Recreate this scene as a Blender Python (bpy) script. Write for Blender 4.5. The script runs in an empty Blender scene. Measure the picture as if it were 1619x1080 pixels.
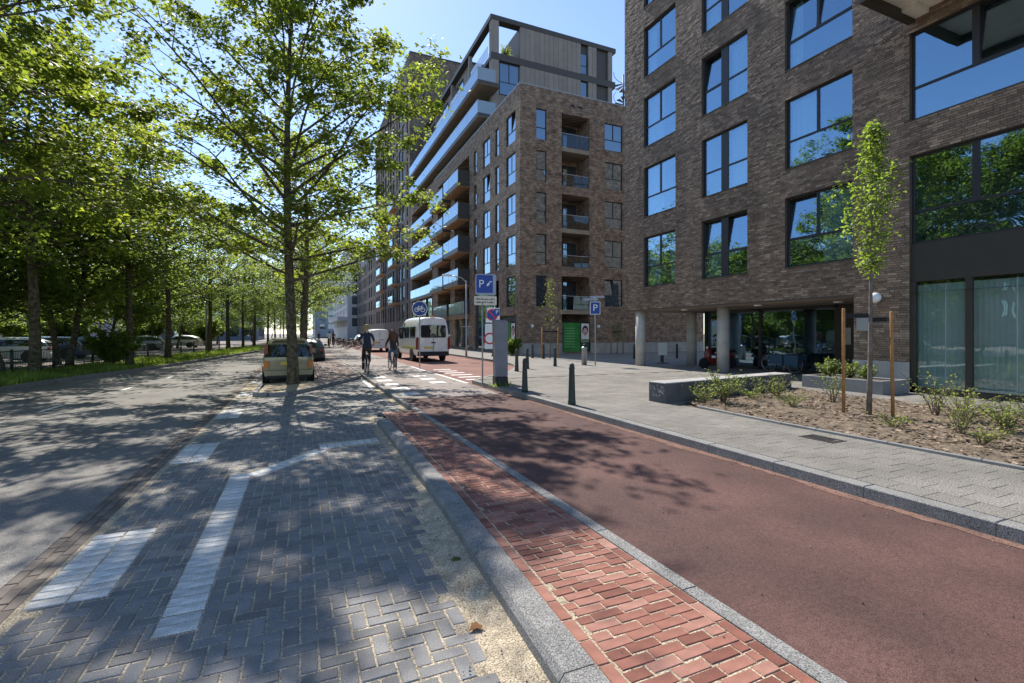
import bpy, math, random
import numpy as np
from mathutils import Vector, Matrix
random.seed(7)
R = math.radians
scene = bpy.context.scene
COL = scene.collection

# ---------------------------------------------------------------- camera, world, sun, exposure
cam = bpy.data.cameras.new('camera')
cam.sensor_width = 36.0
cam.lens = 16.97
cam.shift_y = -0.008
cam.clip_start = 0.05
cam.clip_end = 3000
camo = bpy.data.objects.new('camera', cam)
COL.objects.link(camo)
camo.location = (0, 0, 1.65)
camo.rotation_euler = (R(90), 0, R(-23.7))
scene.camera = camo

SUN_EL, SUN_AZ = 46.0, -1.0            # azimuth measured from +Y towards +X
world = bpy.data.worlds.new('World')
scene.world = world
world.use_nodes = True
nt = world.node_tree
bg = nt.nodes['Background']
sky = nt.nodes.new('ShaderNodeTexSky')
sky.sky_type = 'NISHITA'
sky.sun_disc = False
sky.sun_elevation = R(SUN_EL)
sky.sun_rotation = R(SUN_AZ)
sky.air_density = 0.85
sky.dust_density = 0.15
sky.ozone_density = 2.5
nt.links.new(sky.outputs[0], bg.inputs[0])
bg.inputs[1].default_value = 0.15
sun = bpy.data.lights.new('sun', 'SUN')
sun.energy = 4.6
sun.angle = R(0.53)
sun.color = (1.0, 0.94, 0.85)
suno = bpy.data.objects.new('sun', sun)
COL.objects.link(suno)
sdir = Vector((math.sin(R(SUN_AZ)) * math.cos(R(SUN_EL)), math.cos(R(SUN_AZ)) * math.cos(R(SUN_EL)), math.sin(R(SUN_EL))))
suno.rotation_euler = (-sdir).to_track_quat('-Z', 'Y').to_euler()
suno.location = (0, 0, 60)
scene.view_settings.view_transform = 'Standard'
scene.view_settings.look = 'None'
scene.view_settings.gamma = 1
scene.view_settings.exposure = 0.72
try:
    scene.view_settings.use_curve_mapping = False
    scene.cycles.max_bounces = 7
    scene.cycles.transparent_max_bounces = 12
    scene.cycles.use_denoising = True
except Exception:
    pass

# ---------------------------------------------------------------- materials
def mat(name, col, rough=0.8, var=0.12, scale=3.0, bump=0.0, bscale=60.0, metal=0.0, island=0.0, col2=None, fine=0.0, fscale=250.0, spec=0.3, coat=0.0, ramp=None, trans=0.0, wear=0.0, streak=0.0):
    m = bpy.data.materials.new(name)
    m.use_nodes = True
    t = m.node_tree; N = t.nodes; L = t.links
    b = N['Principled BSDF']
    b.inputs['Roughness'].default_value = rough
    b.inputs['Metallic'].default_value = metal
    b.inputs['Specular IOR Level'].default_value = spec
    b.inputs['Coat Weight'].default_value = coat
    tc = N.new('ShaderNodeTexCoord')
    geo = N.new('ShaderNodeNewGeometry')
    def math_(op, a, b_, c=None):
        n = N.new('ShaderNodeMath'); n.operation = op
        for i, x in enumerate((a, b_, c)):
            if x is None: continue
            if isinstance(x, (int, float)): n.inputs[i].default_value = x
            else: L.new(x, n.inputs[i])
        return n.outputs[0]
    def noise(sc, detail=3):
        n = N.new('ShaderNodeTexNoise'); n.inputs['Scale'].default_value = sc; n.inputs['Detail'].default_value = detail
        L.new(tc.outputs['Object'] if not ramp == 'world' else geo.outputs['Position'], n.inputs['Vector'])
        return n.outputs[0]
    c2 = col2 if col2 else tuple(min(1, x * 1.0) for x in col)
    mix = N.new('ShaderNodeMix'); mix.data_type = 'RGBA'
    mix.inputs[6].default_value = (*col, 1); mix.inputs[7].default_value = (*c2, 1)
    fac = noise(scale, 4)
    mr = N.new('ShaderNodeMapRange'); mr.inputs[1].default_value = 0.35; mr.inputs[2].default_value = 0.65
    L.new(fac, mr.inputs[0])
    rnd = None
    if island:
        oi = N.new('ShaderNodeObjectInfo')
        rnd = math_('FRACT', math_('ADD', geo.outputs['Random Per Island'], math_('MULTIPLY', oi.outputs['Random'], 7.31)), 0)
    if isinstance(ramp, list):
        cr = N.new('ShaderNodeValToRGB'); el = cr.color_ramp.elements
        while len(el) > 1: el.remove(el[-1])
        for i, (p, c) in enumerate(ramp):
            e = el[0] if i == 0 else el.new(p)
            e.position = p; e.color = (*c, 1)
        L.new(rnd, cr.inputs[0])
        base = cr.outputs[0]
    else:
        L.new(mr.outputs[0], mix.inputs[0])
        base = mix.outputs[2]
    val = math_('MULTIPLY_ADD', mr.outputs[0], var * 2, 1 - var)
    if rnd is not None:
        val = math_('MULTIPLY', val, math_('MULTIPLY_ADD', rnd, island * 2, 1 - island))
    if fine:
        f = noise(fscale, 2)
        fr = N.new('ShaderNodeMapRange'); fr.inputs[1].default_value = 0.3; fr.inputs[2].default_value = 0.7
        fr.inputs[3].default_value = 1 - fine; fr.inputs[4].default_value = 1 + fine
        L.new(f, fr.inputs[0])
        val = math_('MULTIPLY', val, fr.outputs[0])
    if streak:
        sm = N.new('ShaderNodeVectorMath'); sm.operation = 'MULTIPLY'; sm.inputs[1].default_value = (1.3, 1.3, 0.16); L.new(geo.outputs['Position'], sm.inputs[0])
        sn = N.new('ShaderNodeTexNoise'); sn.inputs['Scale'].default_value = 1.0; sn.inputs['Detail'].default_value = 5; L.new(sm.outputs[0], sn.inputs['Vector'])
        sr = N.new('ShaderNodeMapRange'); sr.inputs[1].default_value = 0.3; sr.inputs[2].default_value = 0.7; sr.inputs[3].default_value = 1 - streak; sr.inputs[4].default_value = 1 + streak
        L.new(sn.outputs[0], sr.inputs[0]); val = math_('MULTIPLY', val, sr.outputs[0])
    vm = N.new('ShaderNodeVectorMath'); vm.operation = 'SCALE'
    L.new(base, vm.inputs[0]); L.new(val, vm.inputs['Scale'])
    L.new(vm.outputs[0], b.inputs['Base Color'])
    if wear:
        wz = noise(0.35, 5)
        wr = N.new('ShaderNodeMapRange'); wr.inputs[1].default_value = 0.35; wr.inputs[2].default_value = 0.7; wr.inputs[3].default_value = 1 + wear; wr.inputs[4].default_value = 1 - wear
        L.new(wz, wr.inputs[0])
        wv = N.new('ShaderNodeTexVoronoi'); wv.inputs['Scale'].default_value = 60; L.new(tc.outputs['Object'], wv.inputs['Vector'])
        ws = N.new('ShaderNodeMapRange'); ws.inputs[1].default_value = 0.0; ws.inputs[2].default_value = 1.0; ws.inputs[3].default_value = 0.80; ws.inputs[4].default_value = 1.22
        sc_ = N.new('ShaderNodeSeparateColor'); L.new(wv.outputs['Color'], sc_.inputs[0]); L.new(sc_.outputs[0], ws.inputs[0])
        val2 = math_('MULTIPLY', wr.outputs[0], ws.outputs[0])
        v2 = N.new('ShaderNodeVectorMath'); v2.operation = 'SCALE'; L.new(vm.outputs[0], v2.inputs[0]); L.new(val2, v2.inputs['Scale']); L.new(v2.outputs[0], b.inputs['Base Color'])
    if bump:
        bn = N.new('ShaderNodeBump'); bn.inputs['Strength'].default_value = bump; bn.inputs['Distance'].default_value = 0.02
        L.new(noise(bscale, 4), bn.inputs['Height']); L.new(bn.outputs[0], b.inputs['Normal'])
    if trans:
        out = N['Material Output']
        tr = N.new('ShaderNodeBsdfTranslucent')
        hs = N.new('ShaderNodeVectorMath'); hs.operation = 'MULTIPLY'
        L.new(vm.outputs[0], hs.inputs[0]); hs.inputs[1].default_value = (3.6, 3.5, 1.9)
        L.new(hs.outputs[0], tr.inputs[0])
        ms = N.new('ShaderNodeMixShader'); ms.inputs[0].default_value = trans
        L.new(b.outputs[0], ms.inputs[1]); L.new(tr.outputs[0], ms.inputs[2]); L.new(ms.outputs[0], out.inputs[0])
    return m

def glass_mat(name, tint=(0.5, 0.62, 0.6), base=0.16, clear=True, dark=(0.02, 0.025, 0.03), gtint=(0.95, 0.97, 1.0), grough=0.0):
    m = bpy.data.materials.new(name); m.use_nodes = True
    t = m.node_tree; N = t.nodes; L = t.links
    N.remove(N['Principled BSDF'])
    lw = N.new('ShaderNodeLayerWeight'); lw.inputs[0].default_value = 0.5
    p = N.new('ShaderNodeMath'); p.operation = 'POWER'; p.inputs[1].default_value = 3.5
    L.new(lw.outputs['Facing'], p.inputs[0])
    ma = N.new('ShaderNodeMath'); ma.operation = 'MULTIPLY_ADD'; ma.inputs[1].default_value = 1 - base; ma.inputs[2].default_value = base
    L.new(p.outputs[0], ma.inputs[0])
    gl = N.new('ShaderNodeBsdfGlossy'); gl.inputs['Roughness'].default_value = grough; gl.inputs[0].default_value = (*gtint, 1)
    # slow waviness of real panes
    tc = N.new('ShaderNodeTexCoord'); nz = N.new('ShaderNodeTexNoise'); nz.inputs['Scale'].default_value = 0.9
    L.new(tc.outputs['Object'], nz.inputs['Vector'])
    bp = N.new('ShaderNodeBump'); bp.inputs['Strength'].default_value = 0.05; bp.inputs['Distance'].default_value = 0.1
    L.new(nz.outputs[0], bp.inputs['Height']); L.new(bp.outputs[0], gl.inputs['Normal'])
    if clear:
        b = N.new('ShaderNodeBsdfTransparent'); b.inputs[0].default_value = (*tint, 1)
    else:
        b = N.new('ShaderNodeBsdfDiffuse'); b.inputs[0].default_value = (*dark, 1)
    ms = N.new('ShaderNodeMixShader')
    L.new(ma.outputs[0], ms.inputs[0]); L.new(b.outputs[0], ms.inputs[1]); L.new(gl.outputs[0], ms.inputs[2])
    L.new(ms.outputs[0], N['Material Output'].inputs[0])
    return m

def brick_wall_mat(name, c1, c2, mortar, rough=0.85):
    m = bpy.data.materials.new(name); m.use_nodes = True
    t = m.node_tree; N = t.nodes; L = t.links; b = N['Principled BSDF']
    b.inputs['Roughness'].default_value = rough; b.inputs['Specular IOR Level'].default_value = 0.2
    g = N.new('ShaderNodeNewGeometry'); sp = N.new('ShaderNodeSeparateXYZ'); L.new(g.outputs['Position'], sp.inputs[0])
    ad = N.new('ShaderNodeMath'); L.new(sp.outputs[0], ad.inputs[0]); L.new(sp.outputs[1], ad.inputs[1])
    cb = N.new('ShaderNodeCombineXYZ'); L.new(ad.outputs[0], cb.inputs[0]); L.new(sp.outputs[2], cb.inputs[1])
    br = N.new('ShaderNodeTexBrick'); L.new(cb.outputs[0], br.inputs['Vector'])
    br.inputs['Scale'].default_value = 1.0; br.inputs['Brick Width'].default_value = 0.24; br.inputs['Row Height'].default_value = 0.066
    br.inputs['Mortar Size'].default_value = 0.008; br.inputs['Bias'].default_value = -0.1
    br.inputs['Color1'].default_value = (*c1, 1); br.inputs['Color2'].default_value = (*c2, 1); br.inputs['Mortar'].default_value = (*mortar, 1)
    nz = N.new('ShaderNodeTexNoise'); nz.inputs['Scale'].default_value = 2.2; nz.inputs['Detail'].default_value = 7; L.new(cb.outputs[0], nz.inputs['Vector'])
    mr = N.new('ShaderNodeMapRange'); mr.inputs[1].default_value = 0.3; mr.inputs[2].default_value = 0.7; mr.inputs[3].default_value = 0.6; mr.inputs[4].default_value = 1.4
    L.new(nz.outputs[0], mr.inputs[0])
    vm = N.new('ShaderNodeVectorMath'); vm.operation = 'SCALE'; L.new(br.outputs[0], vm.inputs[0]); L.new(mr.outputs[0], vm.inputs['Scale'])
    L.new(vm.outputs[0], b.inputs['Base Color'])
    bp = N.new('ShaderNodeBump'); bp.inputs['Strength'].default_value = 0.6; bp.inputs['Distance'].default_value = 0.02; bp.invert = True
    L.new(br.outputs['Fac'], bp.inputs['Height']); L.new(bp.outputs[0], b.inputs['Normal'])
    return m

def plain(name, col, rough=0.6, metal=0.0, coat=0.0, var=0.06, spec=0.4):
    return mat(name, col, rough, var=var, scale=4, metal=metal, coat=coat, spec=spec)

M = {}
M['asphalt'] = mat('asphalt', (0.19, 0.18, 0.165), 0.9, var=0.16, scale=0.5, fine=0.5, fscale=120, wear=0.14, bump=0.1, bscale=300, spec=0.2)
M['red_asphalt'] = mat('red_asphalt', (0.086, 0.048, 0.042), 0.85, var=0.10, scale=0.9, col2=(0.108, 0.058, 0.050), fine=0.6, fscale=150, wear=0.13, bump=0.1, bscale=320, spec=0.25)
M['pale_path'] = mat('pale_path', (0.27, 0.235, 0.215), 0.9, var=0.1, scale=0.6, fine=0.25, fscale=120, spec=0.2)
M['red_road'] = mat('red_road', (0.215, 0.115, 0.095), 0.9, var=0.14, scale=0.5, fine=0.2, fscale=60, spec=0.2)
M['paver'] = mat('grey_paver', (0.195, 0.19, 0.185), 0.75, var=0.12, scale=6, island=0.2, fine=0.4, fscale=160, bump=0.3, bscale=200, spec=0.35)
M['white_paver'] = mat('white_paver', (0.56, 0.55, 0.515), 0.8, var=0.22, scale=9, island=0.16, fine=0.3, fscale=120, bump=0.2, bscale=200)
M['brick'] = mat('red_clinker', (0.27, 0.1, 0.075), 0.75, var=0.14, scale=9, island=0.1, fine=0.2, fscale=260, bump=0.3, bscale=120,
                 ramp=[(0, (0.19, 0.070, 0.050)), (0.35, (0.25, 0.098, 0.070)), (0.7, (0.295, 0.13, 0.094)), (1, (0.33, 0.17, 0.13))])
M['gutter'] = mat('gutter_clinker', (0.15, 0.125, 0.105), 0.8, var=0.15, scale=5, island=0.25, fine=0.2, spec=0.3)
M['island_clinker'] = mat('island_clinker', (0.26, 0.20, 0.175), 0.85, var=0.15, scale=3, island=0.2)
M['kerb'] = mat('granite_kerb', (0.22, 0.215, 0.205), 0.8, var=0.12, scale=4, fine=0.75, fscale=130, bump=0.25, bscale=200)
M['sand'] = mat('joint_sand', (0.43, 0.36, 0.26), 0.95, var=0.2, scale=9, fine=0.7, fscale=120, bump=0.5, bscale=120, spec=0.1)
M['tile'] = mat('plaza_tile', (0.205, 0.192, 0.17), 0.9, var=0.14, scale=1.1, island=0.07, fine=0.7, fscale=75, bump=0.2, bscale=200, spec=0.2, ramp='world')
M['tile_far'] = mat('plaza_far', (0.22, 0.206, 0.184), 0.9, var=0.14, scale=1.2, fine=0.15, fscale=40, spec=0.2)
M['white_paint'] = mat('white_marking', (0.70, 0.69, 0.66), 0.8, var=0.12, scale=5, fine=0.12, fscale=120)
M['soil'] = mat('mulch_soil', (0.16, 0.125, 0.092), 0.95, var=0.3, scale=5, fine=0.4, fscale=50, bump=0.8, bscale=30, spec=0.1)
M['ground'] = mat('ground', (0.20, 0.19, 0.16), 0.95, var=0.2, scale=0.08, ramp='world')
M['verge'] = mat('verge_soil', (0.10, 0.105, 0.05), 0.95, var=0.3, scale=1.2, fine=0.3, fscale=30)
M['grass'] = mat('grass_blades', (0.12, 0.17, 0.04), 0.7, var=0.25, scale=1.0, island=0.35, trans=0.4)
M['cbrick'] = mat('dark_brick', (0.2, 0.15, 0.12), 0.7, streak=0.22, var=0.14, scale=8, island=0.06, bump=0.25, bscale=90, spec=0.3,
                  ramp=[(0, (0.135, 0.094, 0.066)), (0.3, (0.18, 0.126, 0.089)), (0.6, (0.21, 0.147, 0.102)), (0.88, (0.25, 0.178, 0.125)), (1, (0.33, 0.245, 0.175))])
M['mortar'] = mat('dark_mortar', (0.09, 0.072, 0.057), 0.95, var=0.2, scale=10)
M['cwall'] = brick_wall_mat('brick_side', (0.12, 0.095, 0.08), (0.23, 0.18, 0.145), (0.07, 0.06, 0.05))
M['bwall'] = brick_wall_mat('brown_brick', (0.17, 0.118, 0.085), (0.40, 0.285, 0.20), (0.2, 0.155, 0.12))
M['towerwall'] = brick_wall_mat('tower_brick', (0.14, 0.11, 0.095), (0.23, 0.185, 0.16), (0.14, 0.12, 0.105))
M['frame'] = plain('window_frame', (0.028, 0.025, 0.024), 0.45)
M['bronze'] = plain('bronze_panel', (0.045, 0.038, 0.028), 0.55)
M['soffit'] = mat('soffit_board', (0.30, 0.24, 0.18), 0.8, var=0.08, scale=2)
M['wood_soffit'] = mat('wood_soffit', (0.42, 0.25, 0.13), 0.7, var=0.15, scale=3)
M['white_soffit'] = plain('white_soffit', (0.72, 0.66, 0.56), 0.8)
M['concrete'] = mat('concrete', (0.42, 0.40, 0.36), 0.85, streak=0.18, var=0.12, scale=2.5, fine=0.1, fscale=60, bump=0.2, bscale=40)
M['plinth'] = mat('plinth_concrete', (0.34, 0.33, 0.31), 0.85, streak=0.2, var=0.1, scale=2)
M['panel'] = mat('grey_cladding', (0.235, 0.205, 0.185), 0.7, var=0.06, scale=1.5, island=0.06)
M['darkmetal'] = plain('dark_metal', (0.06, 0.055, 0.05), 0.5)
M['room'] = mat('room_wall', (0.42, 0.40, 0.36), 0.9, var=0.1, scale=0.7)
M['curtain'] = mat('curtain_cloth', (0.82, 0.82, 0.80), 0.9, var=0.05)
M['greycurtain'] = mat('shop_blind', (0.66, 0.69, 0.67), 0.9, var=0.05)
M['glass'] = glass_mat('window_glass', (0.7, 0.8, 0.8), 0.3, gtint=(0.55, 0.78, 1.0))
M['shopglass'] = glass_mat('shop_glass', (0.76, 0.84, 0.82), 0.13)
M['farglass'] = glass_mat('far_glass', clear=False, base=0.32, dark=(0.03, 0.04, 0.05), gtint=(0.66, 0.85, 1.0))
M['balglass'] = glass_mat('balustrade_glass', clear=False, base=0.12, dark=(0.26, 0.31, 0.35), gtint=(0.6, 0.78, 0.95))
M['clearglass'] = glass_mat('clear_glass', (0.62, 0.66, 0.66), 0.05)
M['gableglass'] = glass_mat('sun_scatter_glass', clear=False, base=0.6, dark=(0.03, 0.04, 0.05), grough=0.10)  # roughened and extra reflective, to spread sun from unseen panes onto the middle block
M['carglass'] = glass_mat('car_glass', clear=False, base=0.12, dark=(0.012, 0.014, 0.016))
M['galv'] = plain('galvanised_steel', (0.36, 0.37, 0.38), 0.45, metal=0.6)
M['black'] = plain('black_paint', (0.018, 0.018, 0.02), 0.5)
M['rubber'] = plain('rubber', (0.02, 0.02, 0.02), 0.85)
M['bollard'] = plain('bollard_paint', (0.035, 0.045, 0.04), 0.55)
M['meter'] = mat('meter_steel', (0.20, 0.19, 0.205), 0.6, var=0.1, scale=3, fine=0.25, fscale=90)
M['signblue'] = plain('sign_blue', (0.012, 0.055, 0.30), 0.45)
M['signwhite'] = plain('sign_white', (0.78, 0.78, 0.77), 0.5)
M['signred'] = plain('sign_red', (0.55, 0.025, 0.03), 0.5)
M['signgrey'] = plain('sign_grey', (0.35, 0.38, 0.46), 0.5)
M['cream'] = plain('plate_cream', (0.72, 0.63, 0.5), 0.6)
M['stake'] = mat('pine_stake', (0.36, 0.19, 0.075), 0.8, var=0.2, scale=6, bump=0.3, bscale=40)
M['bark'] = mat('plane_bark', (0.07, 0.056, 0.038), 0.9, var=0.3, scale=9, col2=(0.115, 0.098, 0.062), bump=0.7, bscale=22, spec=0.15)
M['youngbark'] = mat('young_bark', (0.17, 0.14, 0.115), 0.9, var=0.25, scale=7, bump=0.4, bscale=50)
M['leaf'] = mat('plane_leaf', (0.08, 0.112, 0.027), 0.5, var=0.2, scale=0.5, island=0.45, trans=0.56, col2=(0.10, 0.12, 0.02), spec=0.22)
M['leaf2'] = mat('plane_leaf_light', (0.09, 0.128, 0.03), 0.5, var=0.2, scale=0.5, island=0.3, trans=0.5, spec=0.3)
M['shrubleaf'] = mat('shrub_leaf', (0.12, 0.155, 0.05), 0.55, var=0.15, scale=2, island=0.3, trans=0.4)
M['saplingleaf'] = mat('young_tree_leaf', (0.10, 0.145, 0.03), 0.5, var=0.12, scale=2, island=0.3, trans=0.5)
M['twig'] = plain('twig', (0.16, 0.11, 0.075), 0.9)
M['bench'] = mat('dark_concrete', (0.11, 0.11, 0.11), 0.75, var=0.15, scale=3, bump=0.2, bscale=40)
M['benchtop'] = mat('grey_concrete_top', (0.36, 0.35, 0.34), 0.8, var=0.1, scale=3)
M['planterbox'] = mat('grey_planter', (0.24, 0.235, 0.225), 0.85, var=0.1, scale=3)
M['lampglobe'] = plain('opal_globe', (0.8, 0.8, 0.8), 0.35)
M['green'] = mat('green_panel', (0.045, 0.24, 0.05), 0.5, var=0.3, scale=0.9)
M['lightgreen'] = plain('pale_green_line', (0.20, 0.42, 0.20), 0.5)
M['skin'] = plain('skin', (0.56, 0.34, 0.24), 0.6)
M['navy'] = plain('navy_cloth', (0.022, 0.03, 0.06), 0.9)
M['darkcloth'] = plain('dark_cloth', (0.045, 0.036, 0.034), 0.9)
M['browncloth'] = plain('brown_cloth', (0.10, 0.045, 0.03), 0.9)
M['hairbrown'] = plain('brown_hair', (0.10, 0.038, 0.018), 0.6)
M['hairblond'] = plain('fair_hair', (0.30, 0.22, 0.11), 0.6)
M['denim'] = plain('denim', (0.10, 0.15, 0.24), 0.9)
M['beige'] = plain('beige_car_paint', (0.26, 0.225, 0.135), 0.35, coat=0.6, metal=0.25)
M['blackcar'] = plain('black_car_paint', (0.012, 0.012, 0.015), 0.35, coat=0.25)
M['whitecar'] = plain('white_car_paint', (0.72, 0.71, 0.70), 0.35, coat=0.6)
M['silvercar'] = plain('silver_car_paint', (0.42, 0.43, 0.45), 0.35, coat=0.6, metal=0.3)
M['bluecar'] = plain('blue_car_paint', (0.05, 0.09, 0.2), 0.35, coat=0.6)
M['redlight'] = plain('tail_light', (0.20, 0.012, 0.012), 0.25, coat=0.6)
M['orangelight'] = plain('orange_lens', (0.55, 0.17, 0.02), 0.25)
M['plate'] = plain('number_plate', (0.65, 0.48, 0.06), 0.5)
M['rim'] = plain('wheel_rim', (0.42, 0.42, 0.43), 0.35, metal=0.7)
M['fencegreen'] = plain('fence_green', (0.028, 0.045, 0.036), 0.5)
M['farbrick'] = brick_wall_mat('far_brick', (0.20, 0.10, 0.085), (0.30, 0.17, 0.15), (0.25, 0.2, 0.18))
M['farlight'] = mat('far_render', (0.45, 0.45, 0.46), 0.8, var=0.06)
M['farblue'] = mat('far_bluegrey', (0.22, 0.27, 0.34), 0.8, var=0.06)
M['crate'] = plain('blue_crate', (0.04, 0.09, 0.14), 0.6)

# ---------------------------------------------------------------- mesh helpers
class MB:
    def __init__(s):
        s.v = []; s.f = []; s.m = []; s.s = []
    def face(s, pts, m=0, smooth=False):
        i = len(s.v); s.v += [tuple(p) for p in pts]
        s.f.append(tuple(range(i, i + len(pts)))); s.m.append(m); s.s.append(smooth)
    def add(s, verts, faces, m=0, smooth=False, T=None):
        i = len(s.v)
        s.v += [tuple(T @ Vector(p)) if T else tuple(p) for p in verts]
        for f in faces:
            s.f.append(tuple(i + k for k in f)); s.m.append(m); s.s.append(smooth)
    def box(s, a, b, m=0, T=None, bottom=True):
        x0, y0, z0 = a; x1, y1, z1 = b
        v = [(x0, y0, z0), (x1, y0, z0), (x1, y1, z0), (x0, y1, z0), (x0, y0, z1), (x1, y0, z1), (x1, y1, z1), (x0, y1, z1)]
        f = [(4, 5, 6, 7), (0, 1, 5, 4), (1, 2, 6, 5), (2, 3, 7, 6), (3, 0, 4, 7)]
        if bottom: f.append((3, 2, 1, 0))
        s.add(v, f, m, False, T)
    def rbox(s, a, b, r, m=0, T=None, bottom=False):
        """box whose upper edges are chamfered by r"""
        x0, y0, z0 = a; x1, y1, z1 = b
        lo = [(x0, y0), (x1, y0), (x1, y1), (x0, y1)]
        hi = [(x0 + r, y0 + r), (x1 - r, y0 + r), (x1 - r, y1 - r), (x0 + r, y1 - r)]
        v = [(x, y, z0) for x, y in lo] + [(x, y, z1 - r) for x, y in lo] + [(x, y, z1) for x, y in hi]
        f = [(8, 9, 10, 11)]
        for k in range(4):
            j = (k + 1) % 4
            f += [(k, j, 4 + j, 4 + k), (4 + k, 4 + j, 8 + j, 8 + k)]
        if bottom: f.append((3, 2, 1, 0))
        s.add(v, f, m, False, T)
    def tube(s, pts, rads, n=8, m=0, cap=True, smooth=True):
        pts = [Vector(p) for p in pts]
        if not hasattr(rads, '__len__'): rads = [rads] * len(pts)
        i0 = len(s.v); prev = None
        for k, p in enumerate(pts):
            d = (pts[min(k + 1, len(pts) - 1)] - pts[max(k - 1, 0)]).normalized()
            if prev is None:
                u = d.orthogonal().normalized()
            else:
                u = (prev - d * prev.dot(d))
                u = u.normalized() if u.length > 1e-6 else d.orthogonal().normalized()
            prev = u; w = d.cross(u)
            for j in range(n):
                a = 2 * math.pi * j / n
                s.v.append(tuple(p + (u * math.cos(a) + w * math.sin(a)) * rads[k]))
        for k in range(len(pts) - 1):
            for j in range(n):
                a = i0 + k * n + j; b = i0 + k * n + (j + 1) % n
                s.f.append((a, b, b + n, a + n)); s.m.append(m); s.s.append(smooth)
        if cap:
            s.f.append(tuple(i0 + j for j in reversed(range(n)))); s.m.append(m); s.s.append(False)
            e = i0 + (len(pts) - 1) * n
            s.f.append(tuple(e + j for j in range(n))); s.m.append(m); s.s.append(False)
    def lathe(s, prof, n=16, o=(0, 0, 0), m=0, smooth=True, axis='z'):
        i0 = len(s.v)
        for r, z in prof:
            for j in range(n):
                a = 2 * math.pi * j / n
                p = (r * math.cos(a), r * math.sin(a), z)
                if axis == 'x': p = (p[2], p[0], p[1])
                if axis == 'y': p = (p[0], p[2], -p[1])
                s.v.append((p[0] + o[0], p[1] + o[1], p[2] + o[2]))
        for k in range(len(prof) - 1):
            for j in range(n):
                a = i0 + k * n + j; b = i0 + k * n + (j + 1) % n
                s.f.append((a, b, b + n, a + n)); s.m.append(m); s.s.append(smooth)
        s.f.append(tuple(i0 + j for j in reversed(range(n)))); s.m.append(m); s.s.append(False)
        e = i0 + (len(prof) - 1) * n
        s.f.append(tuple(e + j for j in range(n))); s.m.append(m); s.s.append(False)
    def prism(s, poly, d, m=0):
        """poly: 3D points in a plane, extruded by the vector d"""
        n = len(poly); p2 = [tuple(a + b for a, b in zip(p, d)) for p in poly]
        i = len(s.v); s.v += [tuple(p) for p in poly] + p2
        s.f.append(tuple(i + n + k for k in range(n))); s.f.append(tuple(i + k for k in reversed(range(n))))
        for k in range(n):
            j = (k + 1) % n; s.f.append((i + k, i + j, i + n + j, i + n + k))
        s.m += [m] * (n + 2); s.s += [False] * (n + 2)
    def mesh(s, name, mats, shift=None):
        me = bpy.data.meshes.new(name)
        v = s.v if shift is None else [(a - shift[0], b - shift[1], c - shift[2]) for a, b, c in s.v]
        me.from_pydata(v, [], s.f)
        for x in (mats if isinstance(mats, (list, tuple)) else [mats]): me.materials.append(x)
        me.polygons.foreach_set('material_index', s.m)
        me.polygons.foreach_set('use_smooth', s.s)
        me.update()
        return me
    def build(s, name, mats, parent=None, loc=(0, 0, 0), rotz=0, shift=None):
        return obj(name, s.mesh(name, mats, shift), parent, loc, rotz)

def obj(name, me, parent=None, loc=(0, 0, 0), rotz=0):
    o = bpy.data.objects.new(name, me); COL.objects.link(o)
    o.parent = parent; o.location = loc; o.rotation_euler = (0, 0, rotz)
    return o
def np_mesh(name, V, F, mats, smooth=False):
    """V (n,3), F (m,k) numpy arrays"""
    me = bpy.data.meshes.new(name)
    me.vertices.add(len(V)); me.vertices.foreach_set('co', np.ascontiguousarray(V, dtype=np.float32).ravel())
    k = F.shape[1]
    me.loops.add(F.size); me.loops.foreach_set('vertex_index', F.ravel().astype(np.int32))
    me.polygons.add(len(F)); me.polygons.foreach_set('loop_start', np.arange(0, F.size, k, dtype=np.int32))
    me.update(calc_edges=True)
    if smooth: me.polygons.foreach_set('use_smooth', np.ones(len(F), dtype=bool))
    for x in (mats if isinstance(mats, (list, tuple)) else [mats]): me.materials.append(x)
    return me
def tag(o, label=None, cat=None, group=None, kind=None):
    if label: o['label'] = label
    if cat: o['category'] = cat
    if group: o['group'] = group
    if kind: o['kind'] = kind
    return o
def thing(name, label, cat, loc=(0, 0, 0), rotz=0, group=None):
    o = bpy.data.objects.new(name, None); COL.objects.link(o)
    o.location = loc; o.rotation_euler = (0, 0, rotz)
    return tag(o, label, cat, group)
def kids(o):
    return [c for c in o.children]
def copy_tree(o, loc=None, rotz=None, label=None, scale=None):
    def rec(a, par):
        c = a.copy(); COL.objects.link(c); c.parent = par
        for ch in list(a.children): rec(ch, c)
        return c
    c = rec(o, None)
    if loc is not None: c.location = loc
    if rotz is not None: c.rotation_euler = (0, 0, rotz)
    if label: c['label'] = label
    if scale: c.scale = scale if hasattr(scale, '__len__') else (scale,) * 3
    return c
def struct(name, mb, m, **kw):
    return tag(mb.build(name, m, **kw), kind='structure')
def text_mesh(body, size, m, depth=0.002):
    cu = bpy.data.curves.new('lettering', 'FONT'); cu.body = body; cu.size = size; cu.extrude = depth
    cu.align_x = 'CENTER'; cu.align_y = 'CENTER'
    o = bpy.data.objects.new('lettering', cu); COL.objects.link(o)
    dg = bpy.context.evaluated_depsgraph_get()
    me = bpy.data.meshes.new_from_object(o.evaluated_get(dg))
    bpy.data.objects.remove(o); bpy.data.curves.remove(cu)
    me.materials.clear(); me.materials.append(m)
    return me
def upright_text(body, size, m, parent, loc, rotz=0):
    o = obj('lettering', text_mesh(body, size, m), parent, loc)
    o.rotation_euler = (R(90), 0, rotz)
    return o

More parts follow.
